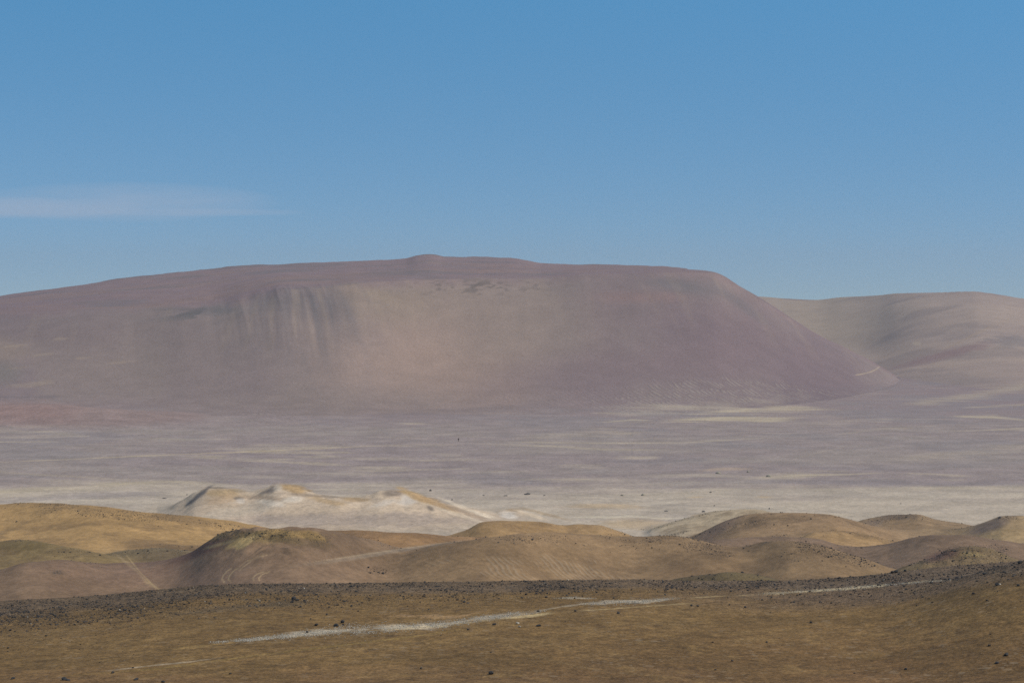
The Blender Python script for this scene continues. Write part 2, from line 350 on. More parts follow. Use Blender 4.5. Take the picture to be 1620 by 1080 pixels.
def strip(pts, wid, c, a=1.0, rough=0.6, lab=None, noise=None, soft=0.8):
    """track or band that follows the ground through the sight lines given"""
    us_, vs_ = [p[0] for p in pts], [p[1] for p in pts]
    sl = slice(int(np.searchsorted(us, min(us_))), int(np.searchsorted(us, max(us_))))
    cv = np.interp(us[sl], us_, vs_)[None, :]
    uu_ = us[sl]; e0 = 1.0 if us_[0] <= 5 else np.clip((uu_ - us_[0]) / (.22 * (us_[-1] - us_[0])), 0, 1); e1 = 1.0 if us_[-1] >= 1600 else np.clip((us_[-1] - uu_) / (.22 * (us_[-1] - us_[0])), 0, 1)
    a = (a * np.minimum(e0, e1) * np.ones(len(uu_)))[None, :]
    wd = np.interp(us[sl], us_, wid if hasattr(wid, '__len__') else [wid] * len(pts))[None, :]
    nz = (n_sm if noise is None else noise)[:, sl]
    r = np.abs(PY[:, sl] - cv) / wd + rough * nz
    m = (1 - sstep(1 - soft, 1.0, r)) * a
    if lab is not None: m = m * np.isin(LAB[:, sl], lab)
    m = m[..., None]
    C[:, sl] = C[:, sl] * (1 - m) + np.asarray(c) * m

# plain: purple gravel and pale sand
purple, pale, grey = alb((141, 130, 127)), alb((177, 166, 149)), alb((131, 125, 126))
C[:] = purple
n_st = fbm(X * .45 + Y * .12, Y, 17, 114, 5); n_st2 = fbm(X * .5 - Y * .14, Y, 62, 115, 6, .6)
pv = np.interp(PY, [600, 640, 660, 685, 705, 740, 750, 764, 774, 790, 840], [-.1, .05, .16, .12, -.1, -.12, .34, .40, .85, 1.1, 1.2])
pv = pv + .25 * np.exp(-((U - 120) / 220) ** 2 - ((PY - 695) / 16) ** 2) + .22 * np.exp(-((U - 1180) / 260) ** 2 - ((PY - 645) / 22) ** 2) - .45 * sstep(1150, 1400, U) * (sstep(735, 745, PY) - sstep(762, 772, PY))
th = sstep(.12, 1.05, pv + n_st * .36 + n_st2 * .8)
mix(alb((135, 123, 124)), sstep(-.1, .5, n_st2) * .35)
mix(alb((148, 139, 131)), sstep(.0, .5, -n_st2 + .4 * n_st) * .5)
mix(alb((133, 119, 120)), (1 - sstep(640, 685, PY + 8 * n_mid)) * .8)
mix(pale, th * .95)
mix(grey, sstep(.05, .5, fbm(X, Y, 60, 111, 4)) * .5 * (1 - sstep(765, 785, PY)))
mix(alb((184, 172, 146)), sstep(.16, .42, fbm(X * .5, Y, 15, 112, 4)) * .35 * sstep(640, 665, PY) * sstep(-.1, .2, n_st2))
mix(alb((154, 145, 135)), sstep(.0, .5, fbm(X * .6, Y, 30, 113, 5)) * .55 * sstep(765, 780, PY))
mix(alb((190, 180, 162)), sstep(.1, .5, fbm(X * .5, Y, 22, 116, 5)) * .35 * sstep(765, 790, PY))

# mesa
m2 = LAB == 2
def mixl(mask, c, m):
    mm = (np.clip(m, 0, 1) * mask)[..., None]
    global C
    C = C * (1 - mm) + np.asarray(c) * mm
zb = sstep(0, 10, Z)
mixl(m2, alb((132, 120, 117)), zb)
mixl(m2, alb((126, 113, 116)), sstep(.0, .5, fbm(U, PY * .8, 160, 121, 3)) * .6 * zb)
for (u, v, ru, rv, c, a, ang) in [
    (680, 560, 200, 120, (151, 132, 121), .9, 0), (840, 500, 170, 80, (139, 126, 118), .75, 0), (620, 480, 110, 40, (137, 124, 112), .7, 0),
    (1130, 540, 210, 95, (115, 101, 105), .95, -25), (1000, 585, 200, 40, (121, 106, 109), .7, 5), (1250, 570, 150, 50, (116, 102, 106), .9, -28),
    (300, 560, 220, 80, (131, 119, 113), .5, 0), (60, 520, 170, 40, (122, 110, 110), .8, 0), (500, 640, 230, 30, (132, 120, 115), .7, 0),
    (455, 472, 100, 22, (108, 101, 102), .65, -10), (520, 492, 110, 30, (110, 103, 105), .5, -32), (470, 545, 90, 60, (122, 112, 112), .4, -20),  # shaded gully sides of the shoulder, painted as dark patches
    (330, 490, 60, 8, (108, 106, 106), .7, 0), (200, 470, 200, 16, (120, 110, 114), .6, 8), (590, 462, 50, 12, (146, 131, 114), .5, -20),
    (1080, 452, 70, 14, (108, 104, 106), .7, -12), (1170, 480, 60, 8, (108, 102, 105), .7, -36), (1020, 470, 70, 10, (132, 110, 106), .6, 0),
    (0, 555, 60, 20, (142, 128, 116), .6, 0), (0, 590, 40, 18, (120, 116, 110), .6, 0)]:
    blob(u, v, ru, rv, alb(c), a, ang, .35, [2], .9, noise=n_u)
mixl(m2, alb((130, 112, 114)), .85 * sstep(.90, 1.0, S) * sstep(-.05, .06, Q + .05 * n_u))
mixl(m2 & (Q > 0.01), alb((134, 115, 108)), sstep(.0, .5, fbm(X * .5 - Y * .3, Y, 60, 131, 5)) * .5)
mixl(m2 & (Q > 0.01), alb((112, 106, 108)), sstep(.0, .5, fbm(X * .7 + Y * .3, Y, 50, 132, 5)) * .6)
# dark streaks paint the shade of the gully sides; paler streaks between
st = fbm(U - (Y - 1400) * .26 * -np.clip((U - 455) / 60, -1, 1.6), Y * .10, 13, 141, 4)
mixl(m2, alb((108, 106, 108)), sstep(.0, .45, st) * np.exp(-((U - 470 + (S - .8) * 60) / 100) ** 2) * sstep(.3, .95, S) * (1 - sstep(0, .03, Q)) * .45)
mixl(m2, alb((150, 137, 118)), sstep(.05, .4, -st) * (np.exp(-((U - 450) / 110) ** 2)) * sstep(.3, .9, S) * (1 - sstep(0, .02, Q)) * .14)
mixl(m2, alb((148, 134, 120)), sstep(.1, .5, -st) * sstep(.5, .9, S) * (1 - sstep(0, .02, Q)) * .16)
rim_r = np.exp(-((S - .93) / .07) ** 2) * (Q < .01)
mixl(m2, alb((104, 95, 90)), sstep(.05, .35, fbm(U, PY * 3, 11, 142, 5)) * rim_r * np.exp(-((U - 750) / 110) ** 2) * .8)
mixl(m2, alb((98, 96, 96)), sstep(.05, .3, fbm(X, Y, 18, 143, 4)) * rim_r * np.exp(-((U - 320) / 70) ** 2) * .9)
mixl(m2 & (Q > .6), alb((104, 96, 92)), np.exp(-((U - 680) / 26) ** 2) * sstep(.93, 1.0, Q) * .7)
C = np.where(m2[..., None], C * .95, C)
# pale wisps low on the face at left
for (u, v, ru, rv) in [(50, 608, 45, 3.5), (95, 536, 12, 2), (70, 560, 20, 2), (190, 573, 22, 2), (130, 566, 10, 1.5), (30, 546, 24, 2), (25, 582, 20, 3)]:
    blob(u, v, ru, rv, alb((158, 143, 125)), .35, 6, .9, [2], .9)
# far hills
m3 = LAB == 3
e3 = sstep(.02, .14, SF)
mixl(m3, alb((155, 140, 130)), e3)
mixl(m3, alb((144, 130, 124)), sstep(-.1, .4, n_big) * .6 * e3)
mixl(m3, alb((140, 127, 122)), (1 - sstep(.1, .35, SF)) * .8 * e3)
mixl(m3, alb((146, 134, 119)), np.exp(-((U - 1290) / 110) ** 2) * sstep(.25, .6, SF) * .7)
mixl(m3, alb((112, 103, 104)), sstep(.2, .5, fbm(X, Y, 90, 151, 4)) * .35 * e3)
mixl(m3, alb((118, 98, 94)), sstep(.965, .99, SF) * .6 * sstep(-.2, .3, n_u))
for (u, v, ru, rv, c, a, ang) in [(1540, 530, 60, 2, (152, 136, 122), .7, 25), (1500, 560, 90, 7, (130, 108, 108), .7, 14), (1450, 543, 7, 3, (172, 158, 140), .6, 0), (1600, 540, 40, 10, (118, 112, 112), .6, 0)]:
    blob(u, v, ru, rv, alb(c), a, ang, .5, [3, 2], .6)

# dunes
DA = alb(DCOL); dn_ = (LAB >= 10)
mixl(dn_, DA, sstep(.3, 2.2, INC))
mixl(dn_, DA * .72, sstep(-.05, .45, fbm(X, Y, 22, 190, 4)) * np.where(Y < 655, .42, .15) * sstep(.3, 2.2, INC))
mixl(dn_, DA * 1.3, sstep(.05, .45, fbm(X, Y, 11, 230, 4)) * .28 * sstep(.3, 2.2, INC))
mixl(dn_ & (Y < 650), alb((96, 80, 62)), sstep(.05, .4, fbm(X, Y, 9, 231, 4)) * .35 * sstep(.3, 2.2, INC))
for i, d in enumerate(D):
    mk = LAB == 10 + i
    if not mk.any(): continue
    e = sstep(.3, 2.2, INC)
    if d['key'] in ('red_knoll', 'grey_knoll'): e = sstep(.3, 5, INC)
    if d['Yc'] < 650:
        # dark lag gravel towards the crests
        hmax = INC[mk].max(); top = sstep(.45, .95, INC / hmax)
        rim = np.exp(-(np.maximum(np.abs(Y - d['Yc'] - 4) - 2, 0) / 3.5) ** 2) * sstep(-.3, .2, n_mid) * .35
        r = top * d['rock'] * sstep(-.25, .35, fbm(X, Y, 12, 160 + i, 4))
        r = np.maximum(r, rim * e)
        ROCK = np.where(mk, np.maximum(ROCK, r), ROCK)
        mixl(mk, alb((88, 76, 62)), r * .45)
# ground between the dunes
low = (LAB == 1) & (Y < 660) & (Y > 330)
mixl(low, alb((124, 107, 88)), 1 - sstep(555, 612, Y + n_mid * 20))

A = alb
dl = {d['key']: 10 + i for i, d in enumerate(D)}
n_wd2 = fbm(X, Y, 3.5, 305, 3)
# left flanks painted darker for shade, rock and tyre marks on the near dunes
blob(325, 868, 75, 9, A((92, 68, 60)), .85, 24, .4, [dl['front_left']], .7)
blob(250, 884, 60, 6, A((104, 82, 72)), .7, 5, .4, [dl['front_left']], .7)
rblob(ROCK, 430, 845, 95, 14, 1.0, 0, 1.2, [dl['front_left']]); rblob(ROCK, 365, 846, 30, 9, .9, 20, 1.0, [dl['front_left']])
blob(420, 848, 80, 12, A((118, 102, 66)), .8, 0, .6, [dl['front_left']], .6)
blob(388, 855, 26, 7, A((172, 150, 104)), .9, 20, 1.1, [dl['front_left']], .5, noise=n_wd2); blob(470, 845, 50, 6, A((146, 122, 78)), .7, -6, 1.2, [dl['front_left']], .5, noise=n_wd2); blob(350, 860, 30, 3, A((140, 124, 92)), .7, 16, .8, [dl['front_left']], .5)
blob(440, 850, 60, 7, A((84, 72, 50)), .5, -8, 1.2, [dl['front_left']], .5)
rblob(ROCK, 90, 906, 16, 6, .9, 0, .7); blob(90, 906, 18, 6, A((86, 78, 66)), .7, 0, 1.0, [dl['front_left']])
rblob(ROCK, 600, 902, 26, 6, .7, 0, .8); rblob(ROCK, 1000, 860, 140, 16, .3); rblob(ROCK, 1330, 878, 90, 9, .9, -16, 1.1); rblob(ROCK, 1250, 880, 50, 7, .5, -10, 1.3); rblob(ROCK, 1160, 832, 60, 8, .6, 14, 1.1); rblob(ROCK, 1410, 820, 60, 7, .7, 0, 1.1); rblob(ROCK, 880, 852, 110, 7, .6, 0, 1.2); rblob(ROCK, 200, 815, 200, 7, .7, -6, 1.1); rblob(ROCK, 1100, 866, 70, 15, .8, -10, 1.3)
rblob(ROCK, 1540, 872, 45, 10, 1.0, 0, .9); blob(1535, 872, 40, 9, A((96, 82, 62)), .6, 0, 1.0, [dl['rocky_right']]); blob(1545, 877, 22, 4, A((146, 130, 92)), .8, -6, 1.0, [dl['rocky_right']])
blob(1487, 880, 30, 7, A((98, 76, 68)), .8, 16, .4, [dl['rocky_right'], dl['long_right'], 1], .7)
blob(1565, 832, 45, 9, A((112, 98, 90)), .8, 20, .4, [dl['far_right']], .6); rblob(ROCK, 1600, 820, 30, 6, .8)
blob(1600, 848, 40, 11, A((166, 143, 105)), .7, 0, .4, [dl['far_right']], .6)
blob(1135, 838, 45, 9, A((116, 98, 86)), .7, 32, .4, [dl['big_right']], .7)  # shade of the left flank painted over its gravel
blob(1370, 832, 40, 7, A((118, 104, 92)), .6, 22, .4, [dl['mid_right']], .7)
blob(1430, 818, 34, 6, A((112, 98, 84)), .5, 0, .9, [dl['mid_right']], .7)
strip([(440, 899), (520, 888), (600, 875), (680, 862), (760, 851)], [2, 4, 5, 4, 1.5], A((126, 114, 99)), .8, .4, None, n_sm, .8)
strip([(440, 896), (560, 879), (660, 864), (740, 852)], [.8, 1, 1, .6], A((158, 142, 116)), .5, .4, None, n_sm, .8)
blob(250, 905, 200, 26, A((124, 102, 88)), .6, 0, .4, [dl['front_left'], 1], .9)
blob(440, 900, 110, 22, A((128, 108, 88)), .5, 0, .4, [dl['front_left']], .9)
blob(30, 862, 60, 8, A((112, 98, 66)), .7, 0, .6, [dl['dark_left']], .6)
for pts in [[(345, 905), (352, 890), (372, 885)], ]: pass
trk = A((160, 140, 108))
strip([(176, 868), (183, 876), (196, 886), (215, 902), (232, 920), (258, 935)], [3, 4, 4, 7, 8, 7], trk, .5, .7, None, n_sm, .9)
strip([(192, 868), (222, 905), (245, 928), (262, 936)], [2, 2, 3, 2], A((172, 152, 112)), .6, .5)
def curve_track(pts, wu, c, a):
    for k in range(len(pts) - 1):
        (u0, v0), (u1, v1) = pts[k], pts[k + 1]
        L = math.hypot(u1 - u0, v1 - v0); n = max(1, int(L / 1.1))
        for j in range(n):
            t = j / n
            blob(u0 + (u1 - u0) * t, v0 + (v1 - v0) * t, wu, wu * .8, c, a, 0, .3, None, .6)
for dx in (0, 10):
    curve_track([(366 + dx, 899), (360 + dx, 902), (353 + dx, 910), (351 + dx, 916), (356 + dx, 921)], 1.1, trk, .75)
for dx in (0, 9):
    curve_track([(417 + dx, 904), (406 + dx, 908), (400 + dx, 914), (402 + dx, 919)], 1.1, trk, .7)
curve_track([(425, 876), (400, 885), (384, 897), (378, 903)], 1.1, trk, .4); curve_track([(418, 876), (390, 887), (376, 899)], 1.1, trk, .35)
# ripples
for key in ('front_mid', 'orange_back'): pass
rblob(RIP, 850, 900, 190, 40, 1.0, 0, .6, [dl['front_mid'], 1]); rblob(RIP, 560, 880, 90, 20, .5, 0, .6)
rblob(RIP, 1160, 636, 330, 46, 1.0, 0, .3, [1, 2], n_mid); rblob(RIP, 430, 662, 90, 12, .7, 0, .5, [1, 2], n_mid); rblob(RIP, 760, 635, 120, 12, .5, 6, .5, [1, 2], n_mid)
rblob(RIP, 1480, 600, 150, 20, .7, 0, .5, [1, 2, 3], n_mid)
# white dunes
n_wd = fbm(X, Y * .8, 5, 301, 4)
wl = [dl[k] for k in ('white_a', 'white_b', 'white_c', 'white_d')]
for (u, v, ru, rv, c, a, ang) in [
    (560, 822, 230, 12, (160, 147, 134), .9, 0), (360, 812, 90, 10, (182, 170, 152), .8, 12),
    (355, 779, 34, 8, (160, 140, 108), .9, -4), (312, 786, 28, 4, (96, 92, 90), .95, 38), (345, 772, 12, 2, (96, 92, 88), .7, 0),  # includes the dark band up the first dune's left edge
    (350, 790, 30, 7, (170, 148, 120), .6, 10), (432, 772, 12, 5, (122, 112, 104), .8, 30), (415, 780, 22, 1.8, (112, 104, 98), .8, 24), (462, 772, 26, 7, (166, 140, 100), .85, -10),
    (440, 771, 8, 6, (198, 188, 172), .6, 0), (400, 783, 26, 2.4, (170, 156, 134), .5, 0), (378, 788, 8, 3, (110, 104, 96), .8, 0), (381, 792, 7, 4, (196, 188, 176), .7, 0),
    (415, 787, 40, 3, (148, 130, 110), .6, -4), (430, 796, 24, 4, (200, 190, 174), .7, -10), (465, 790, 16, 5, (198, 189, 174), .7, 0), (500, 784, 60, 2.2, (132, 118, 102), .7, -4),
    (520, 793, 30, 5, (168, 144, 108), .7, -10), (560, 790, 24, 4, (160, 138, 106), .8, 0), (624, 780, 16, 6, (128, 116, 104), .85, 0), (645, 790, 20, 10, (204, 196, 184), .8, 20),  # darkest entry paints the shade in a small hollow by the crest
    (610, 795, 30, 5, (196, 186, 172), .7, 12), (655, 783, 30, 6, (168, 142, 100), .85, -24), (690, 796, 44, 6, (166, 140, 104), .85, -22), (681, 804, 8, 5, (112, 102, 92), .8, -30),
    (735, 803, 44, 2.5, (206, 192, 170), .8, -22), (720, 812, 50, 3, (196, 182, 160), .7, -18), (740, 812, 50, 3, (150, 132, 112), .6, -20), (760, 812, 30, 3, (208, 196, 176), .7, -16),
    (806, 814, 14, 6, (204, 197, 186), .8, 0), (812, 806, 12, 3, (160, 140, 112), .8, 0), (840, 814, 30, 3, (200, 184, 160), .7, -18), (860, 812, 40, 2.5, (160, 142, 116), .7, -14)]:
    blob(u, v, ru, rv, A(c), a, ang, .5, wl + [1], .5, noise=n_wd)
strip([(880, 818), (960, 818), (1000, 816), (1050, 820), (1100, 818)], [2, 3, 2.5, 2, 1], A((206, 196, 174)), .6, .4)
for (u, v, ru, rv) in [(1105, 815, 14, 2), (1100, 786, 14, 1.2), (1210, 786, 16, 2), (960, 800, 60, 4), (1000, 828, 50, 8)]:
    blob(u, v, ru, rv, A((180, 158, 124)), .6, 0, .6, None, .8)
# named bands and tracks on the plain
n_w8 = fbm(X * .35, Y, 9, 310, 4)
sand, sand2 = A((184, 172, 146)), A((168, 156, 138))
for pts, wd, c, a in [
    ([(0, 731), (200, 722), (400, 714), (600, 705), (715, 700.5)], [1.0, 1.0, 1.1, 1.0, .9], A((182, 168, 138)), .75),
    ([(740, 697), (900, 701), (1080, 700), (1215, 692), (1260, 686)], [1.4, 1.2, 1.1, .9, .6], sand, .6),
    ([(0, 793), (150, 784), (320, 775)], [6, 7, 2], A((143, 135, 134)), .9), ([(0, 742), (150, 744), (300, 752)], [2, 4, 2], A((150, 141, 136)), .8),
    ([(0, 777), (120, 770), (260, 761), (340, 764), (380, 770)], [3.5, 5, 3, 2, 1], sand, .85), ([(0, 747), (60, 750), (170, 757), (260, 760)], [2, 1.6, 1.4, 1], sand2, .7),
    ([(740, 702), (860, 705), (960, 711), (1080, 711)], [1, 2, 1.5, .6], sand, .6), ([(800, 693), (880, 688), (960, 683), (1040, 690)], [3, 6, 7, 1], sand2, .6),
    ([(1040, 666), (1150, 662), (1215, 663), (1280, 661)], [3, 4, 4, 2], sand, .8), ([(1090, 655), (1180, 648), (1260, 646), (1340, 648)], [2, 4, 4, 1], sand, .65),
    ([(1300, 690), (1400, 678), (1500, 672)], [1, 2, 1], sand2, .7), ([(1420, 640), (1500, 632), (1620, 612)], [3, 6, 8], sand2, .6), ([(1520, 645), (1620, 640)], [1, 2], sand2, .6),
    ([(1250, 727), (1300, 714), (1340, 706)], [.8, .9, .8], sand2, .6), ([(1500, 658), (1570, 660), (1620, 664)], [1, 3, 2], sand, .7), ([(1500, 682), (1560, 680), (1620, 677)], [.8, 1, 1], sand, .7),
    ([(1200, 752), (1250, 752), (1340, 750), (1420, 747)], [2, 1.6, 1.4, .8], sand, .8), ([(1100, 745), (1150, 741), (1200, 742)], [1.5, 4, 1], A((176, 156, 132)), .7),
    ([(1000, 756), (1100, 757), (1180, 755), (1230, 758)], [1, 1.2, 1.2, .8], grey, .7), ([(1000, 764), (1120, 762), (1250, 762), (1400, 764), (1620, 768)], [2, 2.5, 4, 6, 4], grey, .7),
    ([(1400, 727), (1500, 718), (1620, 706)], [3, 7, 10], sand2, .55), ([(1300, 742), (1450, 738), (1620, 732)], [3, 6, 4], grey, .6),
    ([(950, 796), (1080, 799), (1200, 804), (1330, 810), (1400, 812)], [.7, .8, .9, .8, .6], A((126, 122, 118)), .6), ([(870, 781), (1000, 787), (1080, 794)], [.6, .8, .6], A((130, 124, 120)), .55),
    ([(1400, 772), (1620, 770)], [3, 4], sand, .5), ([(950, 668), (1000, 664), (1040, 665)], [.8, 1.2, .6], sand, .7), ([(840, 690), (900, 686)], [1, 1], grey, .3),
    ([(540, 660), (640, 655), (760, 650), (850, 640), (900, 628)], [2, 5, 6, 6, 3], A((122, 112, 112)), .5), ([(560, 690), (620, 692), (700, 694)], [1, 2, 1], sand2, .5)]:
    strip(pts, [x * 1.35 for x in wd], c, a * (.62 if pts[0][1] > 668 or pts[0][1] < 640 else .9), .75, [1, 2, 3], n_w8, 1.0)
# yellowish pale strip among the foot ripples at right
blob(1372, 588, 22, 1.5, A((186, 172, 142)), .0)
curve_track([(1354, 593), (1366, 591), (1378, 588), (1386, 584), (1392, 579)], 1.3, A((178, 163, 136)), .28)
blob(40, 652, 90, 18, A((146, 120, 114)), .55, 0, .3, [dl['red_knoll'], 1, 2], .8)
strip([(0, 628), (60, 628), (100, 627)], 2.5, A((112, 104, 106)), .6)

# foreground
m0 = (LAB == 0)
fgc = A((114, 92, 58)); v = PY - fg_crest(U); v = np.where(Y > 214, 0, v)
mixl(m0, fgc, 1)
nf = fbm(X, Y, 7, 171, 4); ng = fbm(X, Y, 2.2, 172, 4); nh = fbm(X, Y, 20, 173, 3)
mixl(m0, A((107, 83, 54)), sstep(500, 1300, U) * sstep(960, 1060, PY) * .75)
mixl(m0, A((108, 84, 58)), sstep(1040, 1085, PY + nf * 30) * .6)
mixl(m0, A((104, 90, 78)), (1 - sstep(24, 60, v + nh * 26)) * sstep(900, 1300, U) * .6)
mixl(m0, A((122, 101, 66)), sstep(.05, .5, nf) * .28)
mixl(m0, A((96, 78, 50)), sstep(.05, .45, -nf + .3 * nh) * .35)
mixl(m0, A((136, 112, 72)), sstep(.2, .5, ng) * .35 * sstep(-.3, .3, nh))
mixl(m0, A((88, 70, 46)), sstep(.25, .55, -fbm(X, Y, 1.3, 175, 3)) * .5)
band_w = np.interp(U, [0, 200, 400, 600, 800, 1000, 1200, 1400, 1620], [30, 26, 18, 19, 20, 13, 14, 20, 22])
bd = 1 - sstep(.6, 1.25, v / band_w + nh * .45)
mixl(m0, A((103, 89, 73)), bd * .75)
ROCK = np.where(m0, np.maximum(bd, .6 * (1 - sstep(1.2, 3.2, v / band_w + nh * .9))), ROCK)
strip([(250, 975), (350, 962), (420, 956), (520, 950)], [4, 6, 6, 3], A((90, 80, 64)), .5, .6, [0], nf, .9)
peb, ivory = A((172, 162, 142)), A((176, 158, 118))
brk = sstep(-.6, .0, fbm(X, Y * .5, 5, 181, 4))
PEB = np.zeros(U.shape)
def pstrip(pts, wd, a=1.0, c=peb, rough=.9):
    strip(pts, wd, c, a, rough, [0], ng + 0.8 * (1 - brk), .9)
pstrip([(330, 1016), (400, 1011), (470, 1004), (540, 996), (620, 993), (700, 987), (760, 978), (830, 970), (865, 965)], [2, 3.5, 6, 9, 8, 7, 6, 4, 1], 1.0)
pstrip([(780, 979), (840, 974), (880, 968)], [2, 3, 1], .8, ivory); pstrip([(560, 999), (700, 989), (800, 977)], [2, 3, 2], .5, ivory)
pstrip([(870, 946), (900, 945), (945, 946)], [1, 2.5, 1], .8); pstrip([(915, 955), (960, 953), (1020, 951), (1078, 945)], [2, 4, 3.5, 2], .85)
pstrip([(840, 967), (890, 959), (940, 952)], [2, 2, 2], .5); pstrip([(880, 968), (960, 963), (1040, 957), (1120, 952)], [1, 1.5, 1.4, 1], .4, ivory)
pstrip([(1195, 939), (1260, 936), (1330, 931), (1400, 925), (1470, 919), (1505, 917)], [2, 3, 3.2, 2.6, 2, 1], .9, A((182, 168, 136)), .7)
pstrip([(150, 1063), (230, 1053), (300, 1046), (360, 1038)], [.8, 1.2, 1.4, .8], .5)
pstrip([(600, 978), (660, 973), (720, 976), (780, 962)], [3, 4, 3, 1.5], .55, A((160, 132, 96)), 1.5); pstrip([(250, 1028), (330, 1020), (420, 1010), (520, 1003)], [2, 3, 3, 2], .5, A((158, 132, 84)), 1.4)
pstrip([(60, 1072), (250, 1057), (420, 1034), (640, 1008), (820, 982)], [2, 2, 2, 2, 2], .35, A((140, 120, 68)), .5)
pstrip([(1080, 946), (1150, 942), (1200, 941)], [1, 1.4, 1.5], .5, ivory)
# faint wheel marks
curve_track([(800, 1018), (840, 1035), (900, 1050), (960, 1062), (1080, 1072)], 2.4, A((128, 108, 74)), .12)
C = np.clip(C, .01, .8)
print('colours done')

# ---------------------------------------------------------------- ground material
def ground_material():
    m = bpy.data.materials.new('desert_ground'); m.use_nodes = True
    t = m.node_tree; N = t.nodes; L = t.links; N.clear()
    o = N.new('ShaderNodeOutputMaterial'); b = N.new('ShaderNodeBsdfPrincipled')
    b.inputs['Roughness'].default_value = 0.95; b.inputs['Specular IOR Level'].default_value = 0.12
    L.new(b.outputs[0], o.inputs['Surface'])
    at = N.new('ShaderNodeAttribute'); at.attribute_name = 'ground_colour'
    am = N.new('ShaderNodeAttribute'); am.attribute_name = 'ground_mask'
    geo = N.new('ShaderNodeNewGeometry')
    sep = N.new('ShaderNodeSeparateColor'); L.new(am.outputs['Color'], sep.inputs[0])     # R rock, G ripple, B scale (distance class)
    def math_(op, a, b_=None, c=None, clamp=False):
        n = N.new('ShaderNodeMath'); n.operation = op; n.use_clamp = clamp
        for i, x in enumerate((a, b_, c)):
            if x is None: continue
            if isinstance(x, (int, float)): n.inputs[i].default_value = x
            else: L.new(x, n.inputs[i])
        return n.outputs[0]
    def noise(scale, det=4, vec=None, rough=.55):
        n = N.new('ShaderNodeTexNoise'); n.inputs['Scale'].default_value = scale; n.inputs['Detail'].default_value = det
        n.inputs['Roughness'].default_value = rough
        L.new(vec or geo.outputs['Position'], n.inputs['Vector']); return n.outputs['Fac']
    def ramp(x, a, b_, lo=0.0, hi=1.0):
        n = N.new('ShaderNodeMapRange'); n.inputs['From Min'].default_value = a; n.inputs['From Max'].default_value = b_
        n.inputs['To Min'].default_value = lo; n.inputs['To Max'].default_value = hi; n.interpolation_type = 'SMOOTHSTEP'
        L.new(x, n.inputs['Value']); return n.outputs['Result']
    near = sep.outputs[2]
    # broad, medium and fine mottling; the fine one counts only on near ground
    a1 = ramp(noise(.06, 6), .3, .7, .88, 1.12); a2 = ramp(noise(.45, 6), .3, .7, .88, 1.12)
    a3 = ramp(noise(4.0, 5, rough=.7), .3, .7, .62, 1.38)
    a3m = math_('ADD', math_('MULTIPLY', math_('SUBTRACT', a3, 1.0), near), 1.0)
    spp = N.new('ShaderNodeSeparateXYZ'); L.new(geo.outputs['Position'], spp.inputs[0])
    veryfar = ramp(spp.outputs['Y'], 1100, 1400)
    f0 = math_('MULTIPLY', a1, a2)
    f0 = math_('ADD', math_('MULTIPLY', math_('SUBTRACT', f0, 1.0), math_('MULTIPLY_ADD', veryfar, -.6, 1.0)), 1.0)
    a4 = ramp(noise(1.1, 5, rough=.75), .35, .65, .8, 1.2)
    a4m = math_('ADD', math_('MULTIPLY', math_('SUBTRACT', a4, 1.0), math_('MULTIPLY_ADD', near, .5, .6)), 1.0)
    f = math_('MULTIPLY', math_('MULTIPLY', f0, a3m), a4m)
    # dark lag stones
    def dots(scale, thr, sz):
        v = N.new('ShaderNodeTexVoronoi'); v.inputs['Scale'].default_value = scale; L.new(geo.outputs['Position'], v.inputs['Vector'])
        s_ = N.new('ShaderNodeSeparateColor'); L.new(v.outputs['Color'], s_.inputs[0])
        keep = ramp(s_.outputs[0], thr - .02, thr + .02)
        return math_('MULTIPLY', ramp(v.outputs['Distance'], sz, sz * .6), keep)
    dn = math_('MAXIMUM', dots(2.4, .55, .42), dots(5.0, .5, .42))
    df = math_('MAXIMUM', dots(1.5, .5, .44), dots(3.1, .5, .45))
    dd = math_('ADD', math_('MULTIPLY', dn, near), math_('MULTIPLY', df, math_('SUBTRACT', 1.0, near)))
    rk = math_('MULTIPLY', dd, math_('MULTIPLY', sep.outputs[0], ramp(noise(.12, 4), .35, .6, .45, 1.0)), clamp=True)
    fl = math_('MULTIPLY', math_('MULTIPLY', math_('MAXIMUM', dots(.9, .7, .40), dots(2.0, .72, .42)), near), ramp(noise(.16, 4), .45, .62))
    # wind ripples
    mp = N.new('ShaderNodeMapping'); mp.inputs['Rotation'].default_value = (0, 0, math.radians(-22)); L.new(geo.outputs['Position'], mp.inputs['Vector'])
    wv = N.new('ShaderNodeTexWave'); wv.wave_type = 'BANDS'; wv.bands_direction = 'X'; wv.inputs['Scale'].default_value = .075
    wv.inputs['Distortion'].default_value = 9.0; wv.inputs['Detail'].default_value = 3; wv.inputs['Detail Scale'].default_value = .5
    L.new(mp.outputs[0], wv.inputs['Vector'])
    w2 = N.new('ShaderNodeTexWave'); w2.wave_type = 'BANDS'; w2.bands_direction = 'X'; w2.inputs['Scale'].default_value = .24
    w2.inputs['Distortion'].default_value = 10.0; w2.inputs['Detail'].default_value = 3; w2.inputs['Detail Scale'].default_value = .35
    L.new(mp.outputs[0], w2.inputs['Vector'])
    sp = N.new('ShaderNodeSeparateXYZ'); L.new(geo.outputs['Position'], sp.inputs[0])
    farf = ramp(sp.outputs['Y'], 700, 900)
    wmix = math_('ADD', math_('MULTIPLY', wv.outputs['Fac'], farf), math_('MULTIPLY', w2.outputs['Fac'], math_('SUBTRACT', 1.0, farf)))
    rp = math_('MULTIPLY', math_('MULTIPLY', wmix, sep.outputs[1]), ramp(noise(.11, 4), .38, .6, .15, 1.0))
    hrp = math_('MULTIPLY', rp, math_('MULTIPLY_ADD', farf, .35, .12))
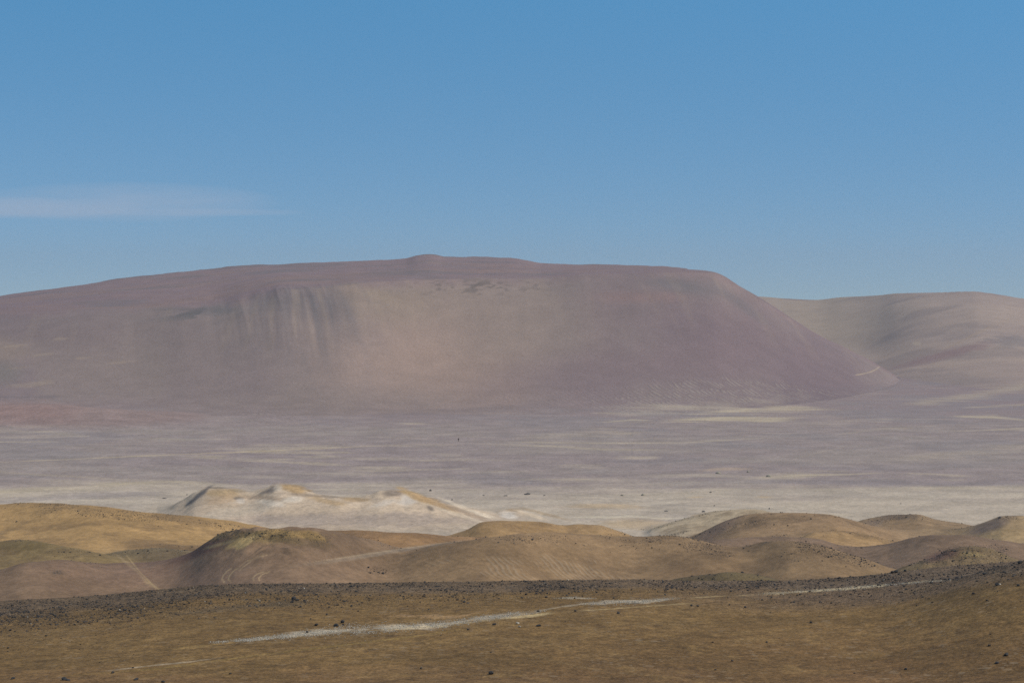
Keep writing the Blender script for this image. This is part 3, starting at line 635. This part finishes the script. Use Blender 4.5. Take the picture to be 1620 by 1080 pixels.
    mx = N.new('ShaderNodeVectorMath'); mx.operation = 'SCALE'; L.new(at.outputs['Color'], mx.inputs[0]); L.new(f, mx.inputs['Scale'])
    c1 = N.new('ShaderNodeMix'); c1.data_type = 'RGBA'; L.new(math_('MULTIPLY', ramp(rp, .4, .8), math_('MULTIPLY_ADD', farf, .10, .16)), c1.inputs['Factor'])
    L.new(mx.outputs[0], c1.inputs['A']); c1.inputs['B'].default_value = (.42, .34, .24, 1)
    cf = N.new('ShaderNodeMix'); cf.data_type = 'RGBA'; L.new(math_('MULTIPLY', fl, .42), cf.inputs['Factor']); L.new(c1.outputs['Result'], cf.inputs['A']); cf.inputs['B'].default_value = (.30, .205, .12, 1)
    c2 = N.new('ShaderNodeMix'); c2.data_type = 'RGBA'; L.new(math_('MULTIPLY', rk, .85), c2.inputs['Factor'])
    L.new(cf.outputs['Result'], c2.inputs['A']); c2.inputs['B'].default_value = (.045, .038, .032, 1)
    L.new(c2.outputs['Result'], b.inputs['Base Color'])
    # relief
    bn = math_('MULTIPLY', noise(1.2, 6, rough=.6), .22)
    bf = math_('MULTIPLY', noise(.12, 6, rough=.6), 1.1)
    hsum = math_('ADD', math_('ADD', math_('MULTIPLY', bn, near), math_('MULTIPLY', bf, math_('MULTIPLY_ADD', veryfar, -.7, 1.0))), hrp)
    hsum = math_('ADD', hsum, math_('MULTIPLY', rk, .12))
    bp = N.new('ShaderNodeBump'); bp.inputs['Strength'].default_value = .55; bp.inputs['Distance'].default_value = 1.0
    L.new(hsum, bp.inputs['Height']); L.new(bp.outputs[0], b.inputs['Normal'])
    return m
GM = ground_material()

# ---------------------------------------------------------------- ground meshes, cut where one landform ends and the next begins
gx = np.gradient(X, axis=1); gzx = np.gradient(Z, axis=1)
gX2 = np.gradient(X, axis=0); gY2 = np.gradient(Y, axis=0); gz2 = np.gradient(Z, axis=0)
# tangent along u: (gx,0,gzx); along Y: (gX2,gY2,gz2)
nx = 0 * gz2 - gzx * gY2; ny = gzx * gX2 - gx * gz2; nz = gx * gY2
nl = np.sqrt(nx**2 + ny**2 + nz**2); NRM = np.stack([nx / nl, ny / nl, nz / nl], -1).reshape(-1, 3)
V = np.stack([X, Y, Z], -1).reshape(-1, 3)
idx = np.arange(NU * NY).reshape(NY, NU)
quads = np.stack([idx[:-1, :-1], idx[:-1, 1:], idx[1:, 1:], idx[1:, :-1]], -1).reshape(-1, 4)
flab = LAB[:-1, :-1].reshape(-1)
# small stray islands of label go to the plain/dune beside them is harmless: same surface, same material
near = (1 - sstep(250, 400, Y)).reshape(-1)
COLS = np.concatenate([C.reshape(-1, 3), np.ones((NU * NY, 1))], 1).astype(np.float32)
MASK = np.stack([ROCK.reshape(-1), RIP.reshape(-1), near, np.ones(NU * NY)], 1).astype(np.float32)

def make_ground(name, sel):
    q = quads[sel]
    if len(q) == 0: return None
    vi, inv = np.unique(q.reshape(-1), return_inverse=True)
    me = bpy.data.meshes.new(name)
    me.vertices.add(len(vi)); me.vertices.foreach_set('co', V[vi].astype(np.float32).ravel())
    nf_ = len(q)
    me.loops.add(nf_ * 4); me.loops.foreach_set('vertex_index', inv.astype(np.int32).ravel())
    me.polygons.add(nf_); me.polygons.foreach_set('loop_start', np.arange(0, nf_ * 4, 4, dtype=np.int32))
    me.update(calc_edges=True)
    me.polygons.foreach_set('use_smooth', np.ones(nf_, bool))
    a = me.color_attributes.new('ground_colour', 'FLOAT_COLOR', 'POINT'); a.data.foreach_set('color', COLS[vi].ravel())
    a = me.color_attributes.new('ground_mask', 'FLOAT_COLOR', 'POINT'); a.data.foreach_set('color', MASK[vi].ravel())
    me.normals_split_custom_set_from_vertices(NRM[vi].astype(np.float32))
    me.materials.append(GM)
    o = bpy.data.objects.new(name, me); COL.objects.link(o); o['kind'] = 'structure'
    return o
make_ground('foreground_slope', flab == 0)
make_ground('desert_plain', flab == 1)
make_ground('mesa_hill', flab == 2)
make_ground('far_hills', flab == 3)
DL = {
 'front_left': 'brown dune with rocky ochre top and left flank painted in shade, tyre loops on its right slope', 'front_mid': 'broad tan dune in the middle with wind ripples down its front',
 'front_right': 'tan dune with a stony right shoulder, just behind the dark stony crest', 'orange_back': 'low orange-brown dune behind the rippled middle dune',
 'long_right': 'long smooth brown ridge behind the small rocky mound', 'rocky_right': 'small mound topped by dark rocks close behind the right end of the stony crest',
 'golden_small': 'small bright golden dune tucked behind the long brown ridge', 'big_right': 'large tan dune with gravelly left flank painted in shade at the edge of the pale flat',
 'mid_right': 'tan dune with mottled dark top right of the large flat-topped dune', 'far_right': 'dune with dark gravel cap and bright sandy foot at the right edge',
 'pale_right': 'pale sandy dune peeping out behind the large tan dune', 'sand_mid': 'low bright sandy dune with two soft humps below the white dunes',
 'golden_left': 'long smooth golden dune at the left edge before the pale flat', 'dark_left': 'olive brown stony dune at the left edge',
 'low_left': 'low grey-brown swell with a dark rim beside the sandy track', 'low_pink': 'low pinkish sand swell under the golden dune', 'low_front': 'low dark olive hump just over the stony crest',
 'white_a': 'white dune with a black band along its left edge', 'white_b': 'tallest white dune with an orange right shoulder', 'white_c': 'long white and orange dune sloping down to the right',
 'white_d': 'small bright white sand hump right of the white dunes', 'white_e': 'faint low sandy swell on the pale flat', 'red_knoll': 'reddish knoll at the foot of the great hill, left edge', 'grey_knoll': 'small grey-green knoll at the foot of the great hill'}
for i, d in enumerate(D):
    o = make_ground('dune', flab == 10 + i)
    if o: o['label'] = DL[d['key']]
print('ground done')

# ---------------------------------------------------------------- rocks
def rock_mesh(name, seed, mat, sub=2, flat=.7, rough=.28):
    bm = bmesh.new(); bmesh.ops.create_icosphere(bm, subdivisions=sub, radius=.5)
    rs = np.random.RandomState(seed)
    planes = [(Vector(rs.normal(size=3)).normalized(), rs.uniform(.28, .46)) for _ in range(9)]
    for v_ in bm.verts:
        co = v_.co.copy()
        for n_, dd in planes:
            k = co.dot(n_) - dd
            if k > 0: co -= n_ * k * .95
        co *= 1 + rough * .4 * (rs.rand() - .5)
        co.z *= flat
        v_.co = co
    me = bpy.data.meshes.new(name); bm.to_mesh(me); bm.free(); me.materials.append(mat)
    return me
def rock_mat(name, c, var=.35):
    m = bpy.data.materials.new(name); m.use_nodes = True
    t = m.node_tree; b = t.nodes['Principled BSDF']; b.inputs['Roughness'].default_value = .85; b.inputs['Specular IOR Level'].default_value = .3
    geo = t.nodes.new('ShaderNodeNewGeometry'); n = t.nodes.new('ShaderNodeTexNoise'); n.inputs['Scale'].default_value = 5; n.inputs['Detail'].default_value = 6
    t.links.new(geo.outputs['Position'], n.inputs['Vector'])
    r = t.nodes.new('ShaderNodeValToRGB'); r.color_ramp.elements[0].position = .3; r.color_ramp.elements[1].position = .7
    r.color_ramp.elements[0].color = tuple(x * (1 - var) for x in c) + (1,); r.color_ramp.elements[1].color = tuple(x * (1 + var) for x in c) + (1,)
    t.links.new(n.outputs['Fac'], r.inputs[0]); t.links.new(r.outputs[0], b.inputs['Base Color'])
    return m
DARK = rock_mat('dark_stone', (.035, .03, .026)); BROWN = rock_mat('brown_stone', (.075, .056, .042)); PALE = rock_mat('pale_stone', (.42, .36, .28), .2); BUFF = rock_mat('buff_rock', (.30, .25, .18), .3)
rng = np.random.RandomState(11)
dark_meshes = [rock_mesh('rock', s, DARK if s % 3 else BROWN) for s in range(8)]
pale_meshes = [rock_mesh('rock', 40 + s, PALE) for s in range(3)]

def put_rock(u, Yr, size, mesh, name='rock', flat=1.0, sink=.25, stretch=None):
    z = float(ground_at(u, Yr)[0])
    o = bpy.data.objects.new(name, mesh); COL.objects.link(o)
    o.location = ((u - CX) / F * Yr, Yr, z + size * flat * (.35 - sink * .5))
    o.rotation_euler = (rng.uniform(-.3, .3), rng.uniform(-.3, .3), rng.uniform(0, 6.28))
    s = stretch or (rng.uniform(.9, 1.35), rng.uniform(.8, 1.1), rng.uniform(.85, 1.15) * flat)
    o.scale = tuple(size * k for k in s)
    return o

NAMED = [  # u, v, size in photo pixels, kind, label
 (21, 1073, 6, 'd', 'small dark reddish rock near the bottom left corner'), (102, 1073, 10, 'd', 'largest black rock at the lower left, a small flat one at its right side'), (108, 1075, 6, 'd', 'small flat rock touching the right side of the large black lower left rock'),
 (215, 1074, 8, 'd', 'flat grey-brown rock at the bottom, right of the large black lower left rock'), (258, 1078, 6, 'd', 'black rock cut by the bottom edge at lower left'),
 (782, 987, 6, 'd', 'pointed black rock alone just below the white pebble run'), (852, 989, 8, 'd', 'long low black rock right of the pale stones below the white pebble run'), (819, 986, 5, 'p', 'pale pinkish stone between the two black rocks below the white pebble run'), (822, 991, 4, 'p', 'small pale stone in front of the pinkish stone below the white pebble run'),
 (777, 1065, 8, 'd', 'dark rock alone at the bottom centre'), (666, 1057, 4, 'd', 'small dark rock left of the lone bottom centre rock'),
 (1565, 1021, 5, 'd', 'small black rock uppermost of three at lower right'), (1592, 1035, 7, 'd', 'black rock rightmost of three at lower right'), (1577, 1047, 8, 'd', 'flat dark rock lowest of three at lower right'), (1433, 1058, 5, 'd', 'lone dark rock left of the three at lower right'),
 (1283, 984, 5, 'd', 'small dark rock alone on the bare brown slope at right'), (465, 946, 8, 'd', 'tallest black rock in a cluster under the stony crest at left'), (470, 949, 5, 'd', 'black rock right of the tallest one in the crest cluster'), (462, 952, 5, 'd', 'black rock below the tallest one in the crest cluster'),
 (500, 988, 6, 'd', 'black rock above the left end of the white pebble run'), (532, 989, 7, 'd', 'black rock resting at the upper edge of the white pebble run'), (542, 984, 7, 'd', 'black rock higher of a pair above the white pebble run'), (543, 988, 4, 'd', 'small black rock lower of a pair above the white pebble run'),
 (486, 1000, 5, 'd', 'dark rock sitting on the left tip of the white pebble run'), (517, 972, 4, 'd', 'dark pebble-like rock alone midway below the stony crest'), (1412, 903.5, 6, 'd', 'dark rock on the skyline of the stony crest, left of a pair'), (1418, 902.5, 6, 'd', 'dark rock on the skyline of the stony crest, right of a pair'), (1432, 902.5, 5, 'd', 'dark rock on the skyline just right of the crest pair'),
 (1558, 906, 7, 'd', 'wide dark rock at the fold of the right-hand rise'), (1614, 890, 7, 'd', 'dark rock at the right edge on top of the rise'), (1473, 921, 5, 'd', 'black rock at the lower edge of the pale band'), (1502, 916, 5, 'd', 'black rock at the right tip of the pale band'), (1522, 913, 5, 'd', 'black rock higher up right of the pale band tip'), (1515, 917, 4, 'd', 'black rock lower right of the pale band tip'),
 (1578, 924, 6, 'd', 'black rock with a pale stone against its right side'), (1582, 924, 3, 'p', 'small white stone at the right side of a black rock'), (1540, 938, 5, 'd', 'dark rock at the lower fringe of the stony right slope'), (1611, 926, 5, 'd', 'dark rock near the right edge under the rise'),
 (1094, 958, 4, 'd', 'left rock of a small pair under the pale streak at centre right'), (1104, 958, 5, 'd', 'right rock of a small pair under the pale streak at centre right'), (910, 966, 4, 'd', 'dark rock beside the ivory streak near the centre'), (978, 969, 5, 'd', 'dark rock below the second pale pebble patch'),
]
for (u, v_, s, k, lb) in NAMED:
    Yr = first_hit(u, v_ + s * .2)
    if Yr is None or Yr > 216: Yr = 213.5
    size = s * Yr / F * 1.15
    m_ = pale_meshes[rng.randint(3)] if k == 'p' else dark_meshes[rng.choice([1, 2, 4, 5, 7])]
    low_ = 'flat' in lb or 'low' in lb.split() or 'wide' in lb
    o = put_rock(u, Yr, size, m_, 'rock', .55 if low_ else .95, .2)
    tag(o, lb, 'rock', 'larger rocks on the foreground slope')

# scattered stones, densest in the band below the crest
def density(u, v):
    bw = np.interp(u, [0, 200, 400, 600, 800, 1000, 1200, 1400, 1620], [30, 27, 17, 17, 17, 10, 11, 20, 23])
    t = v / bw
    d_ = np.where(t < 1, 1.0, np.exp(-(t - 1) * 1.9))
    clump = fbm(u * .6, v * 3.0, 40, 301, 3) + .5 * fbm(u, v * 4.0, 9, 303, 2)
    d_ = d_ * np.clip(.8 + 1.3 * clump, .15, 1.6)
    # second stony drift and right slope
    d_ = d_ + .35 * np.exp(-((u - 420) / 200) ** 2 - ((v - 32) / 8) ** 2) + .35 * np.exp(-((u - 1330) / 140) ** 2 - ((v - 36) / 10) ** 2)
    return d_ + .006
NC = 760000
uu = rng.uniform(-60, 1690, NC); yy = 145 + (214.4 - 145) * rng.rand(NC) ** .62
zz_ = ground_at(uu, yy); vv = HY + (CZ - zz_) * F / yy - fg_crest(uu)
keep = rng.rand(NC) < density(uu, np.clip(vv, 0, None)) * .26
uu, yy, zz_ = uu[keep], yy[keep], zz_[keep]
sz = .038 + .05 * rng.rand(len(uu)) ** 2 + .24 * rng.rand(len(uu)) ** 30
app = sz / yy
order = np.argsort(-app)
inview = (uu > 5) & (uu < 1615)
big = [i for i in order if inview[i]][:250]
bigset = set(big)
for i in big:
    o = put_rock(uu[i], yy[i], sz[i], dark_meshes[rng.randint(8)], 'stone', rng.uniform(.6, .95), .2)
    tag(o, 'small dark stone scattered on the stony brown foreground slope', 'stone', 'small dark stones scattered over the foreground slope')
rest = np.setdiff1d(np.arange(len(uu)), np.array(big))
# one mesh for the countless rest
tmpl = []
for s in range(6):
    me = rock_mesh('tmp', 80 + s, DARK, sub=1, flat=.75)
    co = np.array([v_.co[:] for v_ in me.vertices]); fc = np.array([p.vertices[:] for p in me.polygons]); tmpl.append((co, fc)); bpy.data.meshes.remove(me)
def scatter_mesh(name, px, py, pz, size, stretch, mats, mi, lift=.2):
    n = len(px); t = rng.randint(6, size=n); a = rng.uniform(0, 6.28, n); c_, s_ = np.cos(a), np.sin(a)
    T = np.stack([tmpl[k][0] for k in range(6)]); FC = np.stack([tmpl[k][1] for k in range(6)])
    co = T[t] * (size[:, None] * stretch)[:, None, :]
    q = np.stack([co[..., 0] * c_[:, None] - co[..., 1] * s_[:, None], co[..., 0] * s_[:, None] + co[..., 1] * c_[:, None], co[..., 2]], -1)
    q = q + np.stack([px, py, pz + size * lift], -1)[:, None, :]
    nv = T.shape[1]
    fc = FC[t] + (np.arange(n) * nv)[:, None, None]
    return tri_mesh(name, [q.reshape(-1, 3)], [fc.reshape(-1, 3)], [np.repeat(mi, FC.shape[1])], mats)
def tri_mesh(name, vs_, fs_, mi_, mats):
    v_ = np.concatenate(vs_); f_ = np.concatenate(fs_); n = len(f_)
    me = bpy.data.meshes.new(name); me.vertices.add(len(v_)); me.vertices.foreach_set('co', v_.astype(np.float32).ravel())
    me.loops.add(n * 3); me.loops.foreach_set('vertex_index', f_.astype(np.int32).ravel())
    me.polygons.add(n); me.polygons.foreach_set('loop_start', np.arange(0, n * 3, 3, dtype=np.int32))
    me.update(calc_edges=True)
    for m_ in mats: me.materials.append(m_)
    me.polygons.foreach_set('material_index', np.concatenate(mi_).astype(np.int32))
    o = bpy.data.objects.new(name, me); COL.objects.link(o); return o
rest = np.array(rest); nr = len(rest)
STR = lambda n: np.stack([rng.uniform(.9, 1.4, n), rng.uniform(.8, 1.1, n), rng.uniform(.6, 1.1, n)], -1)
mi = np.where(rng.rand(nr) < .62, 0, np.where(rng.rand(nr) < .965, 1, 2))
o = scatter_mesh('scattered_stones', (uu[rest] - CX) / F * yy[rest], yy[rest], zz_[rest], sz[rest], STR(nr), [DARK, BROWN, PALE], mi); tag(o, 'countless small dark stones strewn below the crest', 'stones', None, 'stuff')
print('stones', len(rest))

# white pebbles of the pale runs
runs = [([(330, 1016), (400, 1011), (470, 1004), (540, 996), (620, 993), (700, 987), (760, 978), (830, 970), (865, 965)], [2, 3, 5, 8, 7, 6, 5, 4, 1], 9500),
        ([(870, 946), (900, 945), (945, 946)], [1, 2.5, 1], 500), ([(915, 955), (960, 953), (1020, 951), (1078, 945)], [2, 4, 3.5, 2], 2400), ([(1195, 939), (1330, 931), (1470, 919), (1505, 917)], [2, 3, 2, 1], 1700)]
vs_, fs_, mi_ = [], [], []; off = 0
for pts, wd, n in runs:
    for _ in range(n):
        u = rng.uniform(pts[0][0], pts[-1][0]); v_ = np.interp(u, [p[0] for p in pts], [p[1] for p in pts]) + rng.normal() * .55 * np.interp(u, [p[0] for p in pts], wd)
        ef = min((u - pts[0][0]) / 70.0, (pts[-1][0] - u) / 60.0, 1.0)
        if rng.rand() > max(ef, .05) ** .7 or float(fbm(np.array(u), np.array(v_ * 5.0), 14, 401, 3)) < -.3 + .3 * (rng.rand() - .5): continue
        ci = int(np.clip(np.searchsorted(us, u), 0, NU - 1)); col_ = PY[:, ci]
        jj = np.nonzero((col_ <= v_) & (Ys > 100))[0][:1]
        if len(jj) == 0 or Ys[jj[0]] > 214: continue
        yq = Ys[jj[0]] - rng.rand() * .3; zq = float(ground_at(u, yq)[0])
        co, fc = tmpl[rng.randint(6)]; s = .04 + .09 * rng.rand() ** 4
        q = co * s * np.array([1.2, 1.2, .8]) + np.array([(u - CX) / F * yq, yq, zq + s * .15])
        vs_.append(q); fs_.append(fc + off); off += len(co); mi_.append(np.full(len(fc), 0 if rng.rand() < .6 else 1))
o = tri_mesh('pale_pebbles', vs_, fs_, mi_, [PALE, BUFF]); tag(o, 'run of whitish pebbles crossing the brown foreground', 'pebbles', None, 'stuff')

# rocks on the dune tops (a loose mass) and outcrops on the pale flat
cand = np.nonzero((ROCK > .08) & (Y > 385) & (Y < 660) & (U > -20) & (U < 1640))
# weight by the real area of each ground cell, so stones per square metre follow the stoniness
area = np.gradient(X, axis=1)[cand] * np.gradient(Y, axis=0)[cand]
wgt = ROCK[cand] ** 1.8 * area; ND = 26000; pick = rng.choice(len(cand[0]), ND, p=wgt / wgt.sum())
a_, b_ = cand[0][pick], cand[1][pick]
s_r = .10 + .13 * rng.rand(ND) ** 2 + .5 * rng.rand(ND) ** 24
o = scatter_mesh('dune_gravel', X[a_, b_] + rng.uniform(-.2, .2, ND), Y[a_, b_] + rng.uniform(-.3, .3, ND), Z[a_, b_], s_r, STR(ND), [DARK, BROWN], (rng.rand(ND) > .45).astype(int), .15); tag(o, 'loose dark rocks capping the dune tops', 'rocks', None, 'stuff')

OUT = [  # outcrops and mounds standing on the flat: u, v(base), width px, height px, buff?
 (1216, 754, 11, 6, 'm', 'tallest buff mound with a dark left side on the far edge of the pale flat'), (1184, 747, 6, 3, 'm', 'small dark-topped mound left of the tallest buff mound'), (1137, 749, 12, 3.5, 'm', 'wide low crumbly mound farthest left of the three on the flat'),
 (834, 782.5, 13, 4, 'd', 'widest low dark mound on the pale flat right of the white dunes'), (985, 784, 8, 3, 'm', 'left low brown mound of a pair on the pale flat'), (1018, 784, 9, 4, 'm', 'right low brown mound of a pair, with a sandy flank'),
 (800, 784, 8, 2.4, 'd', 'small dark rock pile left of the widest mound'), (765, 784, 5, 2, 'd', 'tiny dark rock left of the small rock pile'), (681, 777, 5, 4, 'd', 'upright dark rock on the flat behind the white dunes'), (715, 791, 4, 2.4, 'd', 'dark rock just above the right slope of the white dunes'),
 (861, 784, 5, 2, 'd', 'tiny dark rock right of the widest mound'), (1054, 808.5, 8, 2.6, 'd', 'dark rock pile near the pale swell'), (1217, 805.5, 2.6, 4, 'd', 'small black upright rock just above the large tan dune'), (1582, 819, 7, 4, 'd', 'dark boulder beside the gravel-capped dune at the right edge'),
 (1124, 779, 6, 2.2, 'd', 'dark rock pile alone in the middle of the pale flat'), (1425, 797, 3, 1.6, 'd', 'tiny dark rock on the open flat at right'), (1113, 810, 7, 3, 'd', 'dark rock pile beside the pale dune'), (1130, 800.5, 3, 2.4, 'd', 'small dark rock by the thin wheel track'),
 (260, 788.5, 9, 1.8, 'd', 'low dark rock streak left of the white dunes'), (296, 783, 4, 2, 'd', 'small dark rock just left of the first white dune')]
GREYR = rock_mat('grey_brown_rock', (.11, .09, .075))
grey_meshes = [rock_mesh('rock_mound', 300 + s, GREYR) for s in range(4)]
mound_m = [rock_mesh('rock_mound', 200 + s, BUFF, 3, .8, .2) for s in range(4)]
for (u, v_, wp, hp, k, lb) in OUT:
    c = PY[:, int(np.clip(np.searchsorted(us, u), 0, NU - 1))]
    jj = np.nonzero((c <= v_) & (Ys > 560))[0]
    Yr = float(Ys[jj[0]]); w_, h_ = wp * Yr / F * .85, hp * Yr / F * .8
    z = float(ground_at(u, Yr)[0])
    o = bpy.data.objects.new('rock_mound', mound_m[rng.randint(4)] if k == 'm' else grey_meshes[rng.randint(4)]); COL.objects.link(o)
    o.location = ((u - CX) / F * Yr, Yr, z + h_ * .15); o.scale = (w_, w_ * .9, h_ * 2.3); o.rotation_euler = (0, 0, rng.uniform(-.4, .4))
    tag(o, lb, 'rock', 'rocks and mounds on the pale flat')

# ---------------------------------------------------------------- the lone person far out beside the track
def person():
    u, v_ = 725.2, 698.6
    c = PY[:, int(np.searchsorted(us, u))]; Yp = float(Ys[np.nonzero((c <= v_) & (Ys > 800))[0][0]]); zp = float(ground_at(u, Yp)[0])
    ht = 6.0 * Yp / F; k = ht / 1.78
    root = bpy.data.objects.new('person', None); COL.objects.link(root); root.location = ((u - CX) / F * Yp, Yp, zp); root.rotation_euler = (0, 0, .4); root.scale = (k, k, k)
    tag(root, 'tiny person in dark clothes standing alone beside the pale track on the plain', 'person')
    def mat(n, c):
        m = bpy.data.materials.new(n); m.use_nodes = True; b = m.node_tree.nodes['Principled BSDF']; b.inputs['Roughness'].default_value = .9
        nz_ = m.node_tree.nodes.new('ShaderNodeTexNoise'); nz_.inputs['Scale'].default_value = 12
        r = m.node_tree.nodes.new('ShaderNodeValToRGB'); r.color_ramp.elements[0].color = tuple(x * .8 for x in c) + (1,); r.color_ramp.elements[1].color = tuple(x * 1.2 for x in c) + (1,)
        m.node_tree.links.new(nz_.outputs['Fac'], r.inputs[0]); m.node_tree.links.new(r.outputs[0], b.inputs['Base Color']); return m
    skin, cloth, trous, hairm = mat('skin', (.25, .14, .09)), mat('dark_jacket', (.02, .018, .02)), mat('dark_trousers', (.018, .018, .025)), mat('hair', (.015, .01, .008))
    def skinned(name, vs, es, rad, m, root_i=0, lv=2):
        me = bpy.data.meshes.new(name); me.from_pydata(vs, es, [])
        o = bpy.data.objects.new(name, me); COL.objects.link(o); o.parent = root
        sk = o.modifiers.new('skin', 'SKIN'); sk.use_smooth_shade = True
        for i, r in enumerate(rad):
            me.skin_vertices[0].data[i].radius = (r, r) if not isinstance(r, tuple) else r
        me.skin_vertices[0].data[root_i].use_root = True
        me.materials.append(m)
        ss = o.modifiers.new('sub', 'SUBSURF'); ss.levels = lv; ss.render_levels = lv
        return o
    vs = [(0, 0, .95), (0, .01, 1.12), (0, .01, 1.32), (0, 0, 1.47), (0, -.01, 1.54), (0, -.02, 1.64), (0, -.01, 1.72)]
    es = [(0, 1), (1, 2), (2, 3), (3, 4), (4, 5), (5, 6)]; rad = [(.15, .11), (.13, .10), (.16, .11), (.10, .08), .055, (.078, .095), (.06, .07)]
    for s in (-1, 1):
        b = len(vs); vs += [(.10 * s, 0, .88), (.11 * s, -.01, .50), (.12 * s, .02, .09), (.13 * s, -.12, .04)]; es += [(0, b), (b, b + 1), (b + 1, b + 2), (b + 2, b + 3)]; rad += [.09, .06, .042, .038]
        b = len(vs); vs += [(.19 * s, 0, 1.42), (.25 * s, .02, 1.14), (.25 * s, -.07, .90), (.25 * s, -.10, .82)]; es += [(3, b), (b, b + 1), (b + 1, b + 2), (b + 2, b + 3)]; rad += [.06, .046, .032, (.02, .038)]
        for f in range(4):
            c_ = len(vs); fx = (.25 + .0) * s; fy = -.135 + f * .021; L_ = (.075, .083, .078, .062)[f]
            vs += [(fx, fy, .80), (fx - .012 * s, fy - .004, .80 - L_)]; es += [(b + 3, c_), (c_, c_ + 1)]; rad += [.0095, .0085]
        c_ = len(vs); vs += [(.235 * s, -.14, .84), (.225 * s, -.16, .79)]; es += [(b + 3, c_), (c_, c_ + 1)]; rad += [.012, .010]
    skinned('body', vs, es, rad, skin)
    jv = [(0, 0, .92), (0, .01, 1.12), (0, .01, 1.33), (0, 0, 1.46)]; je = [(0, 1), (1, 2), (2, 3)]; jr = [(.175, .135), (.155, .125), (.18, .13), (.10, .09)]
    for s in (-1, 1):
        b = len(jv); jv += [(.20 * s, 0, 1.42), (.258 * s, .02, 1.14), (.255 * s, -.065, .93)]; je += [(3, b), (b, b + 1), (b + 1, b + 2)]; jr += [.078, .062, .05]
    skinned('jacket', jv, je, jr, cloth)
    tv = [(0, 0, .97)]; te = []; tr = [(.165, .125)]
    for s in (-1, 1):
        b = len(tv); tv += [(.10 * s, 0, .86), (.11 * s, -.01, .50), (.12 * s, .02, .10)]; te += [(0, b), (b, b + 1), (b + 1, b + 2)]; tr += [.105, .078, .06]
    skinned('trousers', tv, te, tr, trous)
    skinned('hair', [(0, .015, 1.66), (0, .01, 1.735)], [(0, 1)], [(.085, .095), (.075, .085)], hairm)
person()

# ---------------------------------------------------------------- haze
def haze():
    x0, x1, y0, y1, z0, z1 = -8500, 8500, -60, 6300, float(Z.min()) - 1, 190
    bm = bmesh.new(); bmesh.ops.create_cube(bm, size=1)
    for v_ in bm.verts: v_.co = Vector(((x0 + x1) / 2 + v_.co.x * (x1 - x0), (y0 + y1) / 2 + v_.co.y * (y1 - y0), (z0 + z1) / 2 + v_.co.z * (z1 - z0)))
    me = bpy.data.meshes.new('haze'); bm.to_mesh(me); bm.free()
    m = bpy.data.materials.new('haze_air'); m.use_nodes = True; t = m.node_tree; t.nodes.clear()
    o_ = t.nodes.new('ShaderNodeOutputMaterial'); pv_ = t.nodes.new('ShaderNodeVolumePrincipled')
    pv_.inputs['Color'].default_value = (.84, .84, .88, 1); pv_.inputs['Density'].default_value = .00008; pv_.inputs['Anisotropy'].default_value = .2
    t.links.new(pv_.outputs[0], o_.inputs['Volume']); me.materials.append(m)
    o = bpy.data.objects.new('haze', me); COL.objects.link(o); o['kind'] = 'stuff'; o['label'] = 'thin pale air haze over the desert'; o['category'] = 'haze'
haze()
print('scene built, min z', Z.min())
